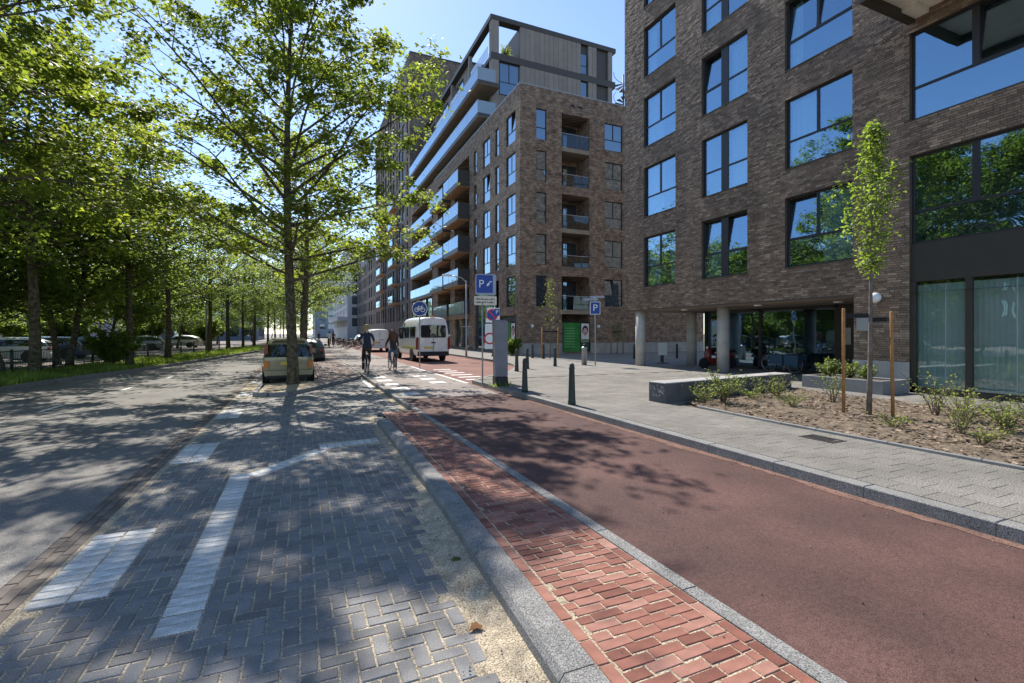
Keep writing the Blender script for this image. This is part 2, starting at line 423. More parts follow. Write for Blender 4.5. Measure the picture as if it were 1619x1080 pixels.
ORD = 'first second third fourth fifth sixth seventh eighth ninth tenth eleventh twelfth thirteenth fourteenth fifteenth sixteenth'.split()
def screen_u(x, y):
    c, s_ = math.cos(R(23.7)), math.sin(R(23.7))
    return (x * c - y * s_) / (x * s_ + y * c)
# ---------------------------------------------------------------- the setting: ground, roads, paving
mb = MB(); mb.face([(-900, -400, -0.30), (900, -400, -0.30), (900, 1500, -0.30), (-900, 1500, -0.30)])
struct('ground', mb, M['ground'])

# carriageway on the left; its far kerb swings towards the right
VK = [(-8.6, -30), (-8.4, 0), (-8.15, 18.9), (-7.75, 22.6), (-6.75, 27), (-5.85, 33), (-3.6, 50.6), (-1.5, 75), (-0.4, 110), (-0.4, 400)]
def vk(y):
    for (x0, y0), (x1, y1) in zip(VK, VK[1:]):
        if y0 <= y <= y1: return x0 + (x1 - x0) * (y - y0) / (y1 - y0)
    return VK[-1][0]
mb = MB()
for (x0, y0), (x1, y1) in zip(VK, VK[1:]):
    mb.face([(x0, y0, -0.1), (-1.88, y0, -0.1), (-1.88, y1, -0.1), (x1, y1, -0.1)] if y1 < 70 else [(x0, y0, -0.1), (2.3, y0, -0.1), (2.3, y1, -0.1), (x1, y1, -0.1)])
struct('car_road', mb, M['asphalt'])
mb = MB()
for x, y in ((-5.3, 14.1), (-5.0, 18.3), (-4.75, 22.5), (-4.5, 26.7), (-4.1, 32), (-3.6, 38)):
    mb.box((x - .05, y, -0.099), (x + .05, y + 1.2, -0.096))
struct('lane_marking', mb, M['white_paint'])

# kerb of the verge, in stones
vkerb = MB(); vk_o = struct('verge_kerb', vkerb, M['kerb']) if False else None
root = tag(bpy.data.objects.new('verge_kerb', None), kind='structure'); COL.objects.link(root)
y = 6.0
while y < 60:
    x0, x1 = vk(y), vk(y + .99)
    b = MB(); b.add([(x0, y, -.2), (x1, y + .99, -.2), (x1, y + .99, .04), (x0, y, .04), (x0 - .2, y, .04), (x1 - .2, y + .99, .04), (x0 - .2, y, -.2), (x1 - .2, y + .99, -.2)],
                    [(0, 1, 2, 3), (3, 2, 5, 4), (0, 3, 4, 6), (1, 7, 5, 2), (4, 5, 7, 6)])
    b.build('kerb_stone', M['kerb'], root)
    y += 1.0

# parking lane: sand bed, herringbone pavers, white marking pavers
mb = MB(); mb.face([(-1.72, -4, -.1045), (1.5, -4, -.1045), (1.5, 11.0, -.1045), (-1.72, 11.0, -.1045)])
mb.face([(-1.72, 11.0, -.1045), (2.27, 11.0, -.1045), (2.27, 20, -.1045), (-1.72, 20, -.1045)])
park = struct('parking_pavement', mb, M['sand'])
def kx(y):                                        # left face of the granite kerb
    return 1.02 + .25 * min(max(y, 0), 5) / 5 + .08 * min(max(y - 5, 0), 5) / 5
PB, J = 0.186, 0.0105
marks = []                                        # white pavers: centre, size, angle
def dash(x0, y0, n):
    for r_ in range(2):
        for k in range(n):
            marks.append((x0 + .112 + r_ * .224, y0 + .055 + k * .113, .212, .097, 0))
for k in range(8): dash(-1.62, 4.03 + k * 3.72, 11)
for k in range(31): marks.append((-.67, 3.42 + k * .113, .222, .097, 0))
for k in range(11):                               # slanted arm
    t = (k + .5) / 11
    marks.append((-.53 + t * .82, 6.72 + t * 1.06, .225, .116, R(52 - 90)))
for k in range(8): marks.append((.33 + k * .113, 8.0 + .02 * k, .102, .30, 0))
mrects = [(-1.62, 4.03 + k * 3.72, -1.174, 4.03 + k * 3.72 + 11 * .113) for k in range(8)] + [(-.785, 3.42 - .053, -.555, 3.42 + 30 * .113 + .055), (.275, 7.845, 1.18, 8.3)]
def in_mark(x, y):
    for cx, cy, w, h, a in marks:
        if a == 0: continue
        if abs(cx - x) > .4 or abs(cy - y) > .4: continue
        c, s = math.cos(-a), math.sin(-a); dx, dy = x - cx, y - cy
        u, v = dx * c - dy * s, dx * s + dy * c
        if abs(u) < w / 2 + .01 and abs(v) < h / 2 + .01: return True
    return False
cell = PB / 2
blocks = []
rng = random.Random(3)
i1 = int(math.ceil(2.3 / cell)); 
for i in range(int(-1.66 / cell), i1):
    for j in range(int(-.5 / cell), int(19.6 / cell)):
        k = (i - j) % 4
        if k == 0: w, h = PB, cell
        elif k == 3: w, h = cell, PB
        else: continue
        x, y = i * cell, j * cell
        lim = kx(y) - .02 if y < 10.6 else 2.2
        if y < 10.6:
            edge = lim - (.17 + .05 * math.sin(y * 2.1) if y < 5.2 else .03)
        else: edge = lim
        if x < -1.64 or x + w > edge + .02: continue
        if y > 14.6 and x < 2.2 and (x < -1.0 or y > 15.2 + max(0, (x + .4)) * 1.55): continue
        pieces = [(x, y, x + w, y + h)]           # pavers cut to fit round the marking
        for (a0, b0, a1, b1) in mrects:
            out = []
            for (p0, q0, p1, q1) in pieces:
                if p1 <= a0 or p0 >= a1 or q1 <= b0 or q0 >= b1: out.append((p0, q0, p1, q1)); continue
                if p0 < a0: out.append((p0, q0, a0, q1))
                if p1 > a1: out.append((a1, q0, p1, q1))
                if q0 < b0: out.append((max(p0, a0), q0, min(p1, a1), b0))
                if q1 > b1: out.append((max(p0, a0), b1, min(p1, a1), q1))
            pieces = out
        for (p0, q0, p1, q1) in pieces:
            if p1 - p0 < .025 or q1 - q0 < .025: continue
            cx, cy = (p0 + p1) / 2, (q0 + q1) / 2
            if in_mark(cx, cy): continue
            blocks.append((cx, cy, p1 - p0, q1 - q0))
blocks.sort(key=lambda b: b[0] ** 2 + b[1] ** 2 if b[1] > 1.0 else 1e6)
shared = {}
def paver_mesh(w, h, t, r, m, nm):
    key = (round(w, 3), round(h, 3), nm)
    if key not in shared:
        b = MB(); b.rbox((-w / 2, -h / 2, -t), (w / 2, h / 2, 0), r); shared[key] = b.mesh(nm, m)
    return shared[key]
rest = MB()
for n, (cx, cy, w, h) in enumerate(blocks):
    dz = rng.uniform(-.0025, .0025); a = rng.uniform(-.012, .012)
    jj = J * rng.uniform(.85, 1.25) if False else J
    if n < 300:
        o = obj('paver', paver_mesh(w - jj, h - jj, .06, .005, M['paver'], 'paver'), park, (cx, cy, -.1 + dz), a)
        o.rotation_euler = (rng.uniform(-.008, .008), rng.uniform(-.008, .008), a)
    else:
        T = Matrix.Translation((cx, cy, -.1 + dz)) @ Matrix.Rotation(a, 4, 'Z')
        rest.rbox((-(w - jj) / 2, -(h - jj) / 2, -.05), ((w - jj) / 2, (h - jj) / 2, 0), .005, T=T)
tag(rest.build('paver', M['paver'], park), kind='stuff')
for cx, cy, w, h, a in marks:
    o = obj('white_paver', paver_mesh(w, h, .06, .004, M['white_paver'], 'white_paver'), park, (cx + rng.uniform(-.002, .002), cy, -.0985 + rng.uniform(-.002, .002)), a + rng.uniform(-.01, .01))
# loose sand drifted against the kerb
V = []; F = []
ny, nx = 90, 7
for j in range(ny):
    y = .4 + j * .11
    w0 = .20 if y < 5.2 else .08
    for i in range(nx):
        t = i / (nx - 1)
        x = kx(y) - w0 * (1 - t) * (1 + .35 * math.sin(y * 3.3) * math.sin(y * 1.3)) + .01
        V.append((x, y, -.10455 + .028 * t ** 1.3 * (1 if y < 5.4 else .6) + rng.uniform(-.002, .002)))
for j in range(ny - 1):
    for i in range(nx - 1):
        a = j * nx + i; F.append((a, a + 1, a + nx + 1, a + nx))
b = MB(); b.add(V, F, 0, True)
tag(b.build('drifted_sand', M['sand']), kind='stuff')

# brown clinker gutter between carriageway and parking lane: three running rows along the street
gut = struct('gutter_strip', (lambda b: (b.face([(-1.88, -4, -.106), (-1.64, -4, -.106), (-1.64, 70, -.106), (-1.88, 70, -.106)]), b)[1])(MB()), M['soil'])
rows = []
for r_ in range(3):
    x = -1.845 + r_ * .078
    y = -.5 + (r_ % 2) * .1
    while y < 24:
        rows.append((x, y)); y += .208
rows.sort(key=lambda b: b[0] ** 2 + b[1] ** 2 if b[1] > 2 else 1e6)
rest = MB()
for n, (x, y) in enumerate(rows):
    dz = rng.uniform(-.003, .002)
    if n < 200: obj('clinker', paver_mesh(.071, .2, .05, .004, M['gutter'], 'clinker'), gut, (x, y + .1, -.1 + dz), rng.uniform(-.01, .01))
    else: rest.rbox((x - .0355, y, -.15), (x + .0355, y + .2, -.1 + dz), .004)
tag(rest.build('clinker', M['gutter'], gut), kind='stuff')

# granite kerb, stone by stone
root = tag(bpy.data.objects.new('granite_kerb', None), kind='structure'); COL.objects.link(root)
ks = [-.9, .05, 1.02, 2.02, 3.43, 4.45, 5.45, 6.45, 7.45, 8.45, 9.4, 10.25]
for n, (y0, y1) in enumerate(zip(ks, ks[1:])):
    g = .004
    def xs(y, o): return kx(y) + o
    z = .018 if y1 < 10 else .0
    ya, yb = y0 + g, y1 - g
    zb = z if n < len(ks) - 2 else -.085
    prof = [(0, -.2), (0.012, z - .035), (.04, z), (.215, z), (.22, -.1)]
    v = [(xs(ya, px), ya, pz) for px, pz in prof] + [(xs(yb, px), yb, pz if pz < -.05 else pz - (z - zb)) for px, pz in prof]
    b = MB(); b.add(v, [(k, k + 1, k + 6, k + 5) for k in range(4)] + [(4, 3, 2, 1, 0), (5, 6, 7, 8, 9)])
    b.build('kerb_stone', M['kerb'], root)

# red brick strip beside the cycle path
def kr(y): return kx(y) + .222
mb = MB()
ysb = [-1, 0, 2.5, 5, 7.5, 10.4]
for y0, y1 in zip(ysb, ysb[1:]):
    mb.face([(kr(y0), y0, -.005), (2.25, y0, -.005), (2.25, y1, -.005), (kr(y1), y1, -.005)])
strip = struct('brick_strip', mb, M['sand'])
bl = []
y = 0.2
row = 0
BW, BH = .2, .079
while y < 10.25:
    xl = kr(y) + .012
    wav = .012 * math.sin(y * 1.7) + .006 * math.sin(y * 4.1)
    x = xl + BH + .006 + (0 if row % 2 else -.1) + rng.uniform(-.045, .045)
    while x < 2.245 - BH:
        w = BW + rng.uniform(-.012, .012)
        x0 = max(x, xl + BH + .006); x1 = min(x + w, 2.245 - BH)
        if x1 - x0 > .035:
            t = ((x0 + x1) / 2 - 1.3) / .95
            bl.append(((x0 + x1) / 2, y + BH / 2 + wav * math.sin(t * 3.1) + rng.uniform(-.003, .003) + .05 * t + .05 * t * 0, x1 - x0 - .007, BH - .006, rng.uniform(-.03, .03)))
        x += w + .004
    y += BH + .003; row += 1
y = .2
while y < 10.2:
    bl.append((kr(y + .1) + .008 + BH / 2, y + .1, BH - .006, BW - .006, -.045 if y < 5 else -.01))
    bl.append((2.248 - BH / 2, y + .14, BH - .006, BW - .006, rng.uniform(-.01, .01)))
    y += BW + .002
bl.sort(key=lambda b: b[0] ** 2 + b[1] ** 2 if b[1] > 1.05 else 1e6)
rest = MB()
for n, (cx, cy, w, h, a) in enumerate(bl):
    dz = rng.uniform(-.0016, .0016)
    if n < 300:
        w = round(w / .012) * .012 if w < .19 else .2
        o = obj('brick', paver_mesh(w, h, .05, .004, M['brick'], 'brick'), strip, (cx, cy, dz), a)
        o.rotation_euler = (rng.uniform(-.005, .005), rng.uniform(-.005, .005), a)
    else:
        T = Matrix.Translation((cx, cy, dz)) @ Matrix.Rotation(a, 4, 'Z')
        rest.rbox((-w / 2, -h / 2, -.04), (w / 2, h / 2, 0), .004, T=T)
tag(rest.build('brick', M['brick'], strip), kind='stuff')

# flush concrete edging of the cycle path, in lengths
root = tag(bpy.data.objects.new('path_edging', None), kind='structure'); COL.objects.link(root)
y = -.6
while y < 60:
    b = MB(); b.rbox((2.255, y, -.2), (2.365, y + .994, .004), .004); b.build('edging_stone', M['kerb'], root); y += 1.0
# cycle path
def sheet(x0, x1, ys, z, xf=None):
    b = MB()
    for y0, y1 in zip(ys, ys[1:]):
        b.face([(x0, y0, z), (x1, y0, z), (x1, y1, z), (x0, y1, z)])
    return b
struct('cycle_path', sheet(2.36, 5.15, [-8, 0, 4, 8, 12.2], 0), M['red_asphalt'])
struct('cycle_path_crossing', sheet(2.36, 5.15, [12.2, 22, 40, 80, 160, 400], -.001), M['pale_path'])
mb = MB()
for y0 in (12.9, 14.25, 15.6, 16.95, 18.3):
    for x in ((2.45, 3.98) if y0 > 15 else (2.5,)):
        mb.box((x, y0, .0), (x + .5, y0 + .55, .003))
mb.add([(5.0, 15.2, .004), (5.12, 15.2, .004), (5.12, 24, .004), (5.0, 24, .004)], [(0, 1, 2, 3)])
for k in range(6): mb.box((5.4 + k * .02, 16.2 + k * 1.0, .003), (6.3, 16.5 + k * 1.0, .006))
mb.face([(2.05, 15.6, -.094), (2.2, 15.6, -.094), (2.2, 19.2, -.094), (2.05, 19.2, -.094)])
struct('crossing_marking', mb, M['white_paint'])
# red service road in front of the far block
mb = MB()
pts = [(5.15, 15.0), (7.2, 17.1), (9.0, 20.0), (9.8, 22.0), (10.3, 26), (10.3, 110), (5.15, 110)]
mb.face([(x, y, .0) for x, y in pts])
struct('service_road', mb, M['red_road'])
# pale dust swept against the foot of the right kerb, crumbs and dry bits along the edges
V = []; F = []
n_ = 120
for j in range(n_):
    y = .2 + j * .125
    w = .10 + .05 * math.sin(y * 1.9) * math.sin(y * .7 + 1) + rng.uniform(0, .05)
    V += [(5.155, y, .0045), (5.15 - w * .5, y, .004), (5.15 - w, y, .0035)]
for j in range(n_ - 1):
    for i in range(2):
        a = j * 3 + i; F.append((a, a + 1, a + 4, a + 3))
b = MB(); b.add(V, F)
M['dust'] = mat('path_dust', (0.19, 0.115, 0.09), 0.95, var=0.2, scale=6, fine=0.5, fscale=120, spec=0.1)
tag(b.build('path_dust', M['dust']), kind='stuff')
b = MB()
for k in range(900):
    if k % 3 == 0: x, y, z = 5.1 - abs(rng.gauss(0, .12)), rng.uniform(.8, 14), .006
    elif k % 3 == 1: x, y, z = rng.uniform(1.3, 5.1), 1.2 + 12 * rng.random() ** 1.4, .005
    else:
        y = 1.2 + 9 * rng.random() ** 1.3; x, z = kx(y) - abs(rng.gauss(0, .25)), -.088
    r_ = rng.uniform(.003, .011); a = rng.uniform(0, 6.28)
    b.add([(x + r_ * math.cos(a), y + r_ * math.sin(a), z), (x + r_ * math.cos(a + 2), y + r_ * math.sin(a + 2), z), (x + r_ * .8 * math.cos(a + 4), y + r_ * .8 * math.sin(a + 4), z), (x, y, z + r_ * .8)], [(0, 1, 3), (1, 2, 3), (2, 0, 3)])
tag(b.build('crumbs', mat('crumb', (0.2, 0.16, 0.11), 0.95, island=0.6)), kind='stuff')
# tree island: kerb, dry soil, clinker paving behind
mb = MB()
isl = [(-1.15, 15.15), (-.8, 14.85), (-.3, 14.9), (.3, 15.9), (.95, 17.2), (2.1, 19.4), (2.25, 20.2), (2.25, 70), (.9, 70), (.9, 21), (.6, 19), (.4, 18.2), (-1.0, 17.7)]
mb.face([(x, y, -.02) for x, y in isl])
struct('island_paving', mb, M['island_clinker'])
mb = MB()
soil = [(-1.05, 15.25), (-.8, 15.0), (-.3, 15.05), (.2, 15.95), (.55, 16.9), (.35, 18.1), (-1.0, 17.6)]
mb.prism([(x, y, -.03) for x, y in soil], (0, 0, .035))
tag(mb.build('dry_soil', M['sand']), kind='structure')
root = tag(bpy.data.objects.new('island_kerb', None), kind='structure'); COL.objects.link(root)
path = [(-1.15, 17.7), (-1.15, 15.15), (-.8, 14.85), (-.3, 14.9), (.3, 15.9), (.95, 17.2), (1.55, 18.3), (2.1, 19.4)]
for (x0, y0), (x1, y1) in zip(path, path[1:]):
    d = Vector((x1 - x0, y1 - y0, 0)); l = d.length
    T = Matrix.Translation((x0, y0, 0)) @ Matrix.Rotation(math.atan2(d.y, d.x), 4, 'Z')
    b = MB(); b.rbox((.01, -.06, -.2), (l - .01, .06, .02), .01, T=T); b.build('kerb_stone', M['kerb'], root)
# clinker bricks on the island, small: joined
b = MB()
for i in range(60):
    for j in range(14):
        x = .62 + j * .11; y = 17.3 + i * .215 + (j % 2) * .1
        if x > 2.2 or x < .45 + max(0, (y - 19)) * 0: continue
        if y < 15.9 + (x - .3) * 2.05 + .3: continue
        b.rbox((x, y, -.05), (x + .1, y + .205, -.012 + rng.uniform(-.003, .003)), .004)
tag(b.build('island_bricks', M['island_clinker']), kind='stuff')
mb = sheet(-1.64, .9, [20, 40, 70], -.104)
struct('parking_lane_far', mb, M['pale_path'])

# plaza pavement on the right
BED = [(7.45, -3.0), (7.42, 5.6), (7.55, 7.7), (7.9, 8.25), (12.2, 8.9), (12.1, 5.0), (11.6, -3.0)]
def inpoly(x, y, P):
    r = False; n = len(P)
    for i in range(n):
        x0, y0 = P[i]; x1, y1 = P[(i + 1) % n]
        if (y0 > y) != (y1 > y) and x < (x1 - x0) * (y - y0) / (y1 - y0) + x0: r = not r
    return r
mb = MB()
mb.face([(5.33, -8, .11), (14.9, -8, .11), (14.9, 15.2, .11), (5.33, 15.2, .11)])
plaza = struct('plaza_pavement', mb, M['mortar'])
mb = MB()
mb.face([(5.33, 15.15, .118), (14.9, 15.15, .118), (14.9, 22.3, .118), (9.95, 22.3, .118), (9.1, 20.1, .118), (7.3, 17.0, .118)])
mb.face([(10.1, 22.3, .118), (60, 22.3, .118), (60, 31.6, .118), (10.4, 31.6, .118)])
mb.face([(14.9, 8.6, .118), (60, 8.6, .118), (60, 22.3, .118), (14.9, 22.3, .118)])
mb.face([(10.4, 31.6, .118), (14.6, 31.6, .118), (14.6, 110, .118), (10.4, 110, .118)])
struct('far_pavement', mb, M['tile_far'])
tiles = []
T3 = .3
r_ = 0
x = 5.34
while x < 14.85:
    y = -1.0 + (r_ % 2) * .15
    while y < 15.1:
        if not any(inpoly(x + a, y + b, BED) for a, b in ((.15, .15), (.02, .02), (.28, .02), (.02, .28), (.28, .28))):
            if y + .3 < 15.12: tiles.append((x + .15, y + .15))
        y += T3
    x += T3; r_ += 1
tiles.sort(key=lambda b: b[0] ** 2 + b[1] ** 2 if b[1] > 1.2 and b[0] < 8 * b[1] else 1e6)
rest = MB()
for n, (cx, cy) in enumerate(tiles):
    dz = .12 + rng.uniform(-.0012, .0012)
    if n < 300:
        o = obj('tile', paver_mesh(.296, .296, .04, .0025, M['tile'], 'tile'), plaza, (cx, cy, dz))
        o.rotation_euler = (rng.uniform(-.003, .003), rng.uniform(-.003, .003), 0)
    else: rest.rbox((cx - .148, cy - .148, dz - .04), (cx + .148, cy + .148, dz), .0025)
tag(rest.build('tile', M['tile'], plaza), kind='stuff')
root = tag(bpy.data.objects.new('plaza_kerb', None), kind='structure'); COL.objects.link(root)
path = [(5.15, y) for y in range(-4, 16)] + [(5.9, 16.0), (6.6, 16.7), (7.2, 17.2), (7.8, 18.1), (8.4, 19.1), (8.95, 20.1), (9.4, 21.1), (9.8, 22.2), (10.05, 23.4), (10.2, 24.7), (10.25, 26)]
for (x0, y0), (x1, y1) in zip(path, path[1:]):
    d = Vector((x1 - x0, y1 - y0, 0)); l = d.length
    T = Matrix.Translation((x0, y0, 0)) @ Matrix.Rotation(math.atan2(d.y, d.x), 4, 'Z')
    b = MB(); b.rbox((.003, -.17, -.2), (l - .003, 0, .122), .008, T=T); b.build('kerb_stone', M['kerb'], root)
b = MB(); b.box((10.25, 26, -.1), (10.42, 110, .123)); b.build('kerb_stone', M['kerb'], root)

# planting bed: mulch, shrubs come later
mb = MB()
N = 46
P = {}
V = []; F = []
for i in range(N):
    for j in range(90):
        x = 7.40 + i * .107; y = -3 + j * .135
        zz = .16 + .04 * math.sin(x * 3.1 + y) * math.sin(y * 2.3) + rng.uniform(-.018, .018)
        if i == 0: zz = .10
        elif i < 3: zz = min(zz, .145 + .012 * i)
        V.append((x, y, zz))
for i in range(N - 1):
    for j in range(89):
        a = i * 90 + j
        if inpoly(V[a][0] + .05, V[a][1] + .07, BED): F.append((a, a + 90, a + 91, a + 1))
mb.add(V, F, 0, False)
bed = tag(mb.build('planting_bed', M['soil']), kind='structure')
chips = MB()
for k in range(5200):
    x = 7.45 + rng.random() * 4.7; y = .8 + rng.random() ** 1.3 * 8
    if not inpoly(x, y, BED): continue
    T = Matrix.Translation((x, y, .165 + rng.uniform(-.015, .03))) @ Matrix.Rotation(rng.uniform(0, 6.3), 4, 'Z') @ Matrix.Rotation(rng.uniform(-.7, .7), 4, 'X')
    l = rng.uniform(.02, .055); w = rng.uniform(.008, .02)
    chips.add([(-l, -w, 0), (l, -w, .004), (l * .8, w, 0), (-l * .9, w, .006)], [(0, 1, 2, 3)], 0, False, T)
M['chip'] = mat('bark_chip', (0.24, 0.18, 0.13), 0.9, var=0.2, scale=4, island=0.5)
tag(chips.build('bark_chips', M['chip']), kind='stuff')
root = tag(bpy.data.objects.new('bed_edging', None), kind='structure'); COL.objects.link(root)
path = [(7.41, y) for y in (-3, -2, -1, 0, 1, 2, 3, 4, 5, 5.6)] + [(7.45, 6.6), (7.53, 7.6)]
for (x0, y0), (x1, y1) in zip(path, path[1:]):
    d = Vector((x1 - x0, y1 - y0, 0)); l = d.length
    T = Matrix.Translation((x0, y0, 0)) @ Matrix.Rotation(math.atan2(d.y, d.x), 4, 'Z')
    b = MB(); b.rbox((.003, -.03, .0), (l - .003, .03, .16), .008, T=T); b.build('edging_stone', M['planterbox'], root)

# verge with grass, a second carriageway and parking beyond the fence
mb = MB()
for (x0, y0), (x1, y1) in zip(VK, VK[1:]):
    mb.face([(x0 - 5, y0, .0), (x0 - .19, y0, .03), (x1 - .19, y1, .03), (x1 - 5, y1, .0)])
struct('grass_verge', mb, M['verge'])
mb = MB()
for (x0, y0), (x1, y1) in zip(VK, VK[1:]):
    mb.face([(x0 - 60, y0, -.02), (x0 - 4.6, y0, -.02), (x1 - 4.6, y1, -.02), (x1 - 60, y1, -.02)])
struct('far_car_park', mb, M['pale_path'])
g = np.random.default_rng(5)
n = 26000
yy = 14 + 50 * g.random(n) ** 1.6
xx = np.array([vk(v) for v in yy]) - .25 - 3.6 * g.random(n) ** 1.2
hh = .10 + .26 * g.random(n) * (.5 + .5 * np.sin(xx * 2.1 + yy * .9))
aa = g.random(n) * 6.283
w = .012 + .012 * g.random(n)
lean = .12 * g.random(n)
c, s = np.cos(aa), np.sin(aa)
V = np.zeros((n, 3, 3))
V[:, 0] = np.stack([xx - w * c, yy - w * s, np.zeros(n)], 1)
V[:, 1] = np.stack([xx + w * c, yy + w * s, np.zeros(n)], 1)
V[:, 2] = np.stack([xx - lean * s, yy + lean * c, hh], 1)
tag(obj('verge_grass', np_mesh('verge_grass', V.reshape(-1, 3), np.arange(n * 3).reshape(n, 3), M['grass'])), kind='stuff')
# ---------------------------------------------------------------- windows
wcache = {}
def frame_mesh(w, h, bars, fw=.055, dp=.07, nm='window_frame'):
    key = ('f', round(w, 3), round(h, 3), str(bars), fw)
    if key not in wcache:
        b = MB()
        b.box((0, 0, 0), (w, dp, fw)); b.box((0, 0, h - fw), (w, dp, h))
        b.box((0, 0, fw), (fw, dp, h - fw)); b.box((w - fw, 0, fw), (w, dp, h - fw))
        for x0, z0, x1, z1 in bars: b.box((x0, .003, z0), (x1, dp - .003, z1))
        wcache[key] = b.mesh(nm, M['frame'])
    return wcache[key]
def slab_mesh(w, h, t, m, nm):
    key = ('p', round(w, 3), round(h, 3), t, nm, m.name)
    if key not in wcache:
        b = MB(); b.box((0, 0, 0), (w, t, h)); wcache[key] = b.mesh(nm, m)
    return wcache[key]
def sash_mesh(w, h):
    key = ('s', round(w, 3), round(h, 3))
    if key not in wcache:
        b = MB(); f = .05
        b.box((0, -.012, 0), (w, .045, f)); b.box((0, -.012, h - f), (w, .045, h)); b.box((0, -.012, f), (f, .045, h - f)); b.box((w - f, -.012, f), (w, .045, h - f))
        wcache[key] = b.mesh('sash', M['frame'])
    return wcache[key]
def room_mesh(w, h, dp=2.4):
    key = ('r', round(w, 2), round(h, 2))
    if key not in wcache:
        b = MB(); a = .25
        x0, x1, z0, z1 = -a, w + a, -.25, h + .2
        y0, y1 = .13, dp
        b.face([(x0, y1, z0), (x1, y1, z0), (x1, y1, z1), (x0, y1, z1)])
        b.face([(x0, y0, z0), (x1, y0, z0), (x1, y1, z0), (x0, y1, z0)]); b.face([(x0, y0, z1), (x0, y1, z1), (x1, y1, z1), (x1, y0, z1)])
        b.face([(x0, y0, z0), (x0, y1, z0), (x0, y1, z1), (x0, y0, z1)]); b.face([(x1, y0, z0), (x1, y0, z1), (x1, y1, z1), (x1, y1, z0)])
        # front wall pieces inside, round the opening
        for (p, q) in (((x0, z0), (0, z1)), ((w, z0), (x1, z1)), ((0, z0), (w, 0)), ((0, h), (w, z1))):
            b.face([(p[0], y0, p[1]), (q[0], y0, p[1]), (q[0], y0, q[1]), (p[0], y0, q[1])])
        wcache[key] = b.mesh('room', M['room'])
    return wcache[key]
def curtain_mesh(w, h):
    key = ('c', round(w, 2), round(h, 2))
    if key not in wcache:
        b = MB(); n = max(8, int(w / .035)); pts = [(w * i / n, .025 * math.sin(i * 1.25) + .012 * math.sin(i * .37)) for i in range(n + 1)]
        for (x0, y0), (x1, y1) in zip(pts, pts[1:]): b.face([(x0, y0, 0), (x1, y1, 0), (x1, y1, h), (x0, y0, h)], 0, True)
        wcache[key] = b.mesh('curtain', M['curtain'])
    return wcache[key]
def add_window(parent, wpos, rotz, w, h, panes, gm, room=True, tilt=(), curtains=(), bars=None, fw=.055):
    """wpos: world position of the lower left outer corner of the frame, seen from outside; panes: (x0,z0,x1,z1) glass rectangles"""
    pl = parent.location
    f = obj('window', frame_mesh(w, h, bars, fw), parent, (wpos[0] - pl[0], wpos[1] - pl[1], wpos[2] - pl[2]), rotz)
    for k, (x0, z0, x1, z1) in enumerate(panes):
        if k in tilt:
            s = obj('sash', sash_mesh(x1 - x0 + .06, z1 - z0 + .06), f, (x0 - .03, .01, z0 - .03))
            s.rotation_euler = (R(-6.5), 0, 0)
            p = obj('pane', slab_mesh(x1 - x0, z1 - z0, .02, gm, 'pane'), f, (x0, .02, z0)); p.rotation_euler = (R(-6.5), 0, 0)
        else:
            obj('pane', slab_mesh(x1 - x0, z1 - z0, .02, gm, 'pane'), f, (x0, .025, z0))
    if room: obj('room', room_mesh(w, h), f)
    for x0, x1 in curtains:
        obj('curtain', curtain_mesh(x1 - x0, h - .1), f, (x0, .22, .02))
    return f
def layout(kind, w, h, fw=.055):
    t = .06
    if kind == 'cross':                       # two casements over one low pane
        zt = h * .40; xm = w * .49
        bars = [(fw, zt - t / 2, w - fw, zt + t / 2), (xm - t * .7, zt + t / 2, xm + t * .7, h - fw)]
        panes = [(fw, fw, w - fw, zt - t / 2), (fw, zt + t / 2, xm - t * .7, h - fw), (xm + t * .7, zt + t / 2, w - fw, h - fw)]
    elif kind == 'wide':                      # narrow casement, broad dark mullion, wide casement
        zt = h * .41; a, b_ = w * .41, w * .56
        bars = [(a, fw, b_, h - fw), (fw, zt - t / 2, a, zt + t / 2), (b_, zt - t / 2, w - fw, zt + t / 2)]
        panes = [(fw, fw, a, zt - t / 2), (fw, zt + t / 2, a, h - fw), (b_, fw, w - fw, zt - t / 2), (b_, zt + t / 2, w - fw, h - fw)]
    elif kind == 'bay':
        zt = h * .37; xm = w * .30
        bars = [(fw, zt - t / 2, w - fw, zt + t / 2), (xm - .07, zt + t / 2, xm + .07, h - fw), (w * .66 - .05, zt + t / 2, w * .66 + .05, h - fw)]
        panes = [(fw, fw, w - fw, zt - t / 2), (fw, zt + t / 2, xm - .07, h - fw), (xm + .07, zt + t / 2, w * .66 - .05, h - fw), (w * .66 + .05, zt + t / 2, w - fw, h - fw)]
    elif kind == 'slim':
        zt = h * .40
        bars = [(fw, zt - t / 2, w - fw, zt + t / 2)]
        panes = [(fw, fw, w - fw, zt - t / 2), (fw, zt + t / 2, w - fw, h - fw)]
    elif kind == 'pair':
        xm = w * .5
        bars = [(xm - t / 2, fw, xm + t / 2, h - fw)]
        panes = [(fw, fw, xm - t / 2, h - fw), (xm + t / 2, fw, w - fw, h - fw)]
    else:
        bars = []; panes = [(fw, fw, w - fw, h - fw)]
    return bars, panes
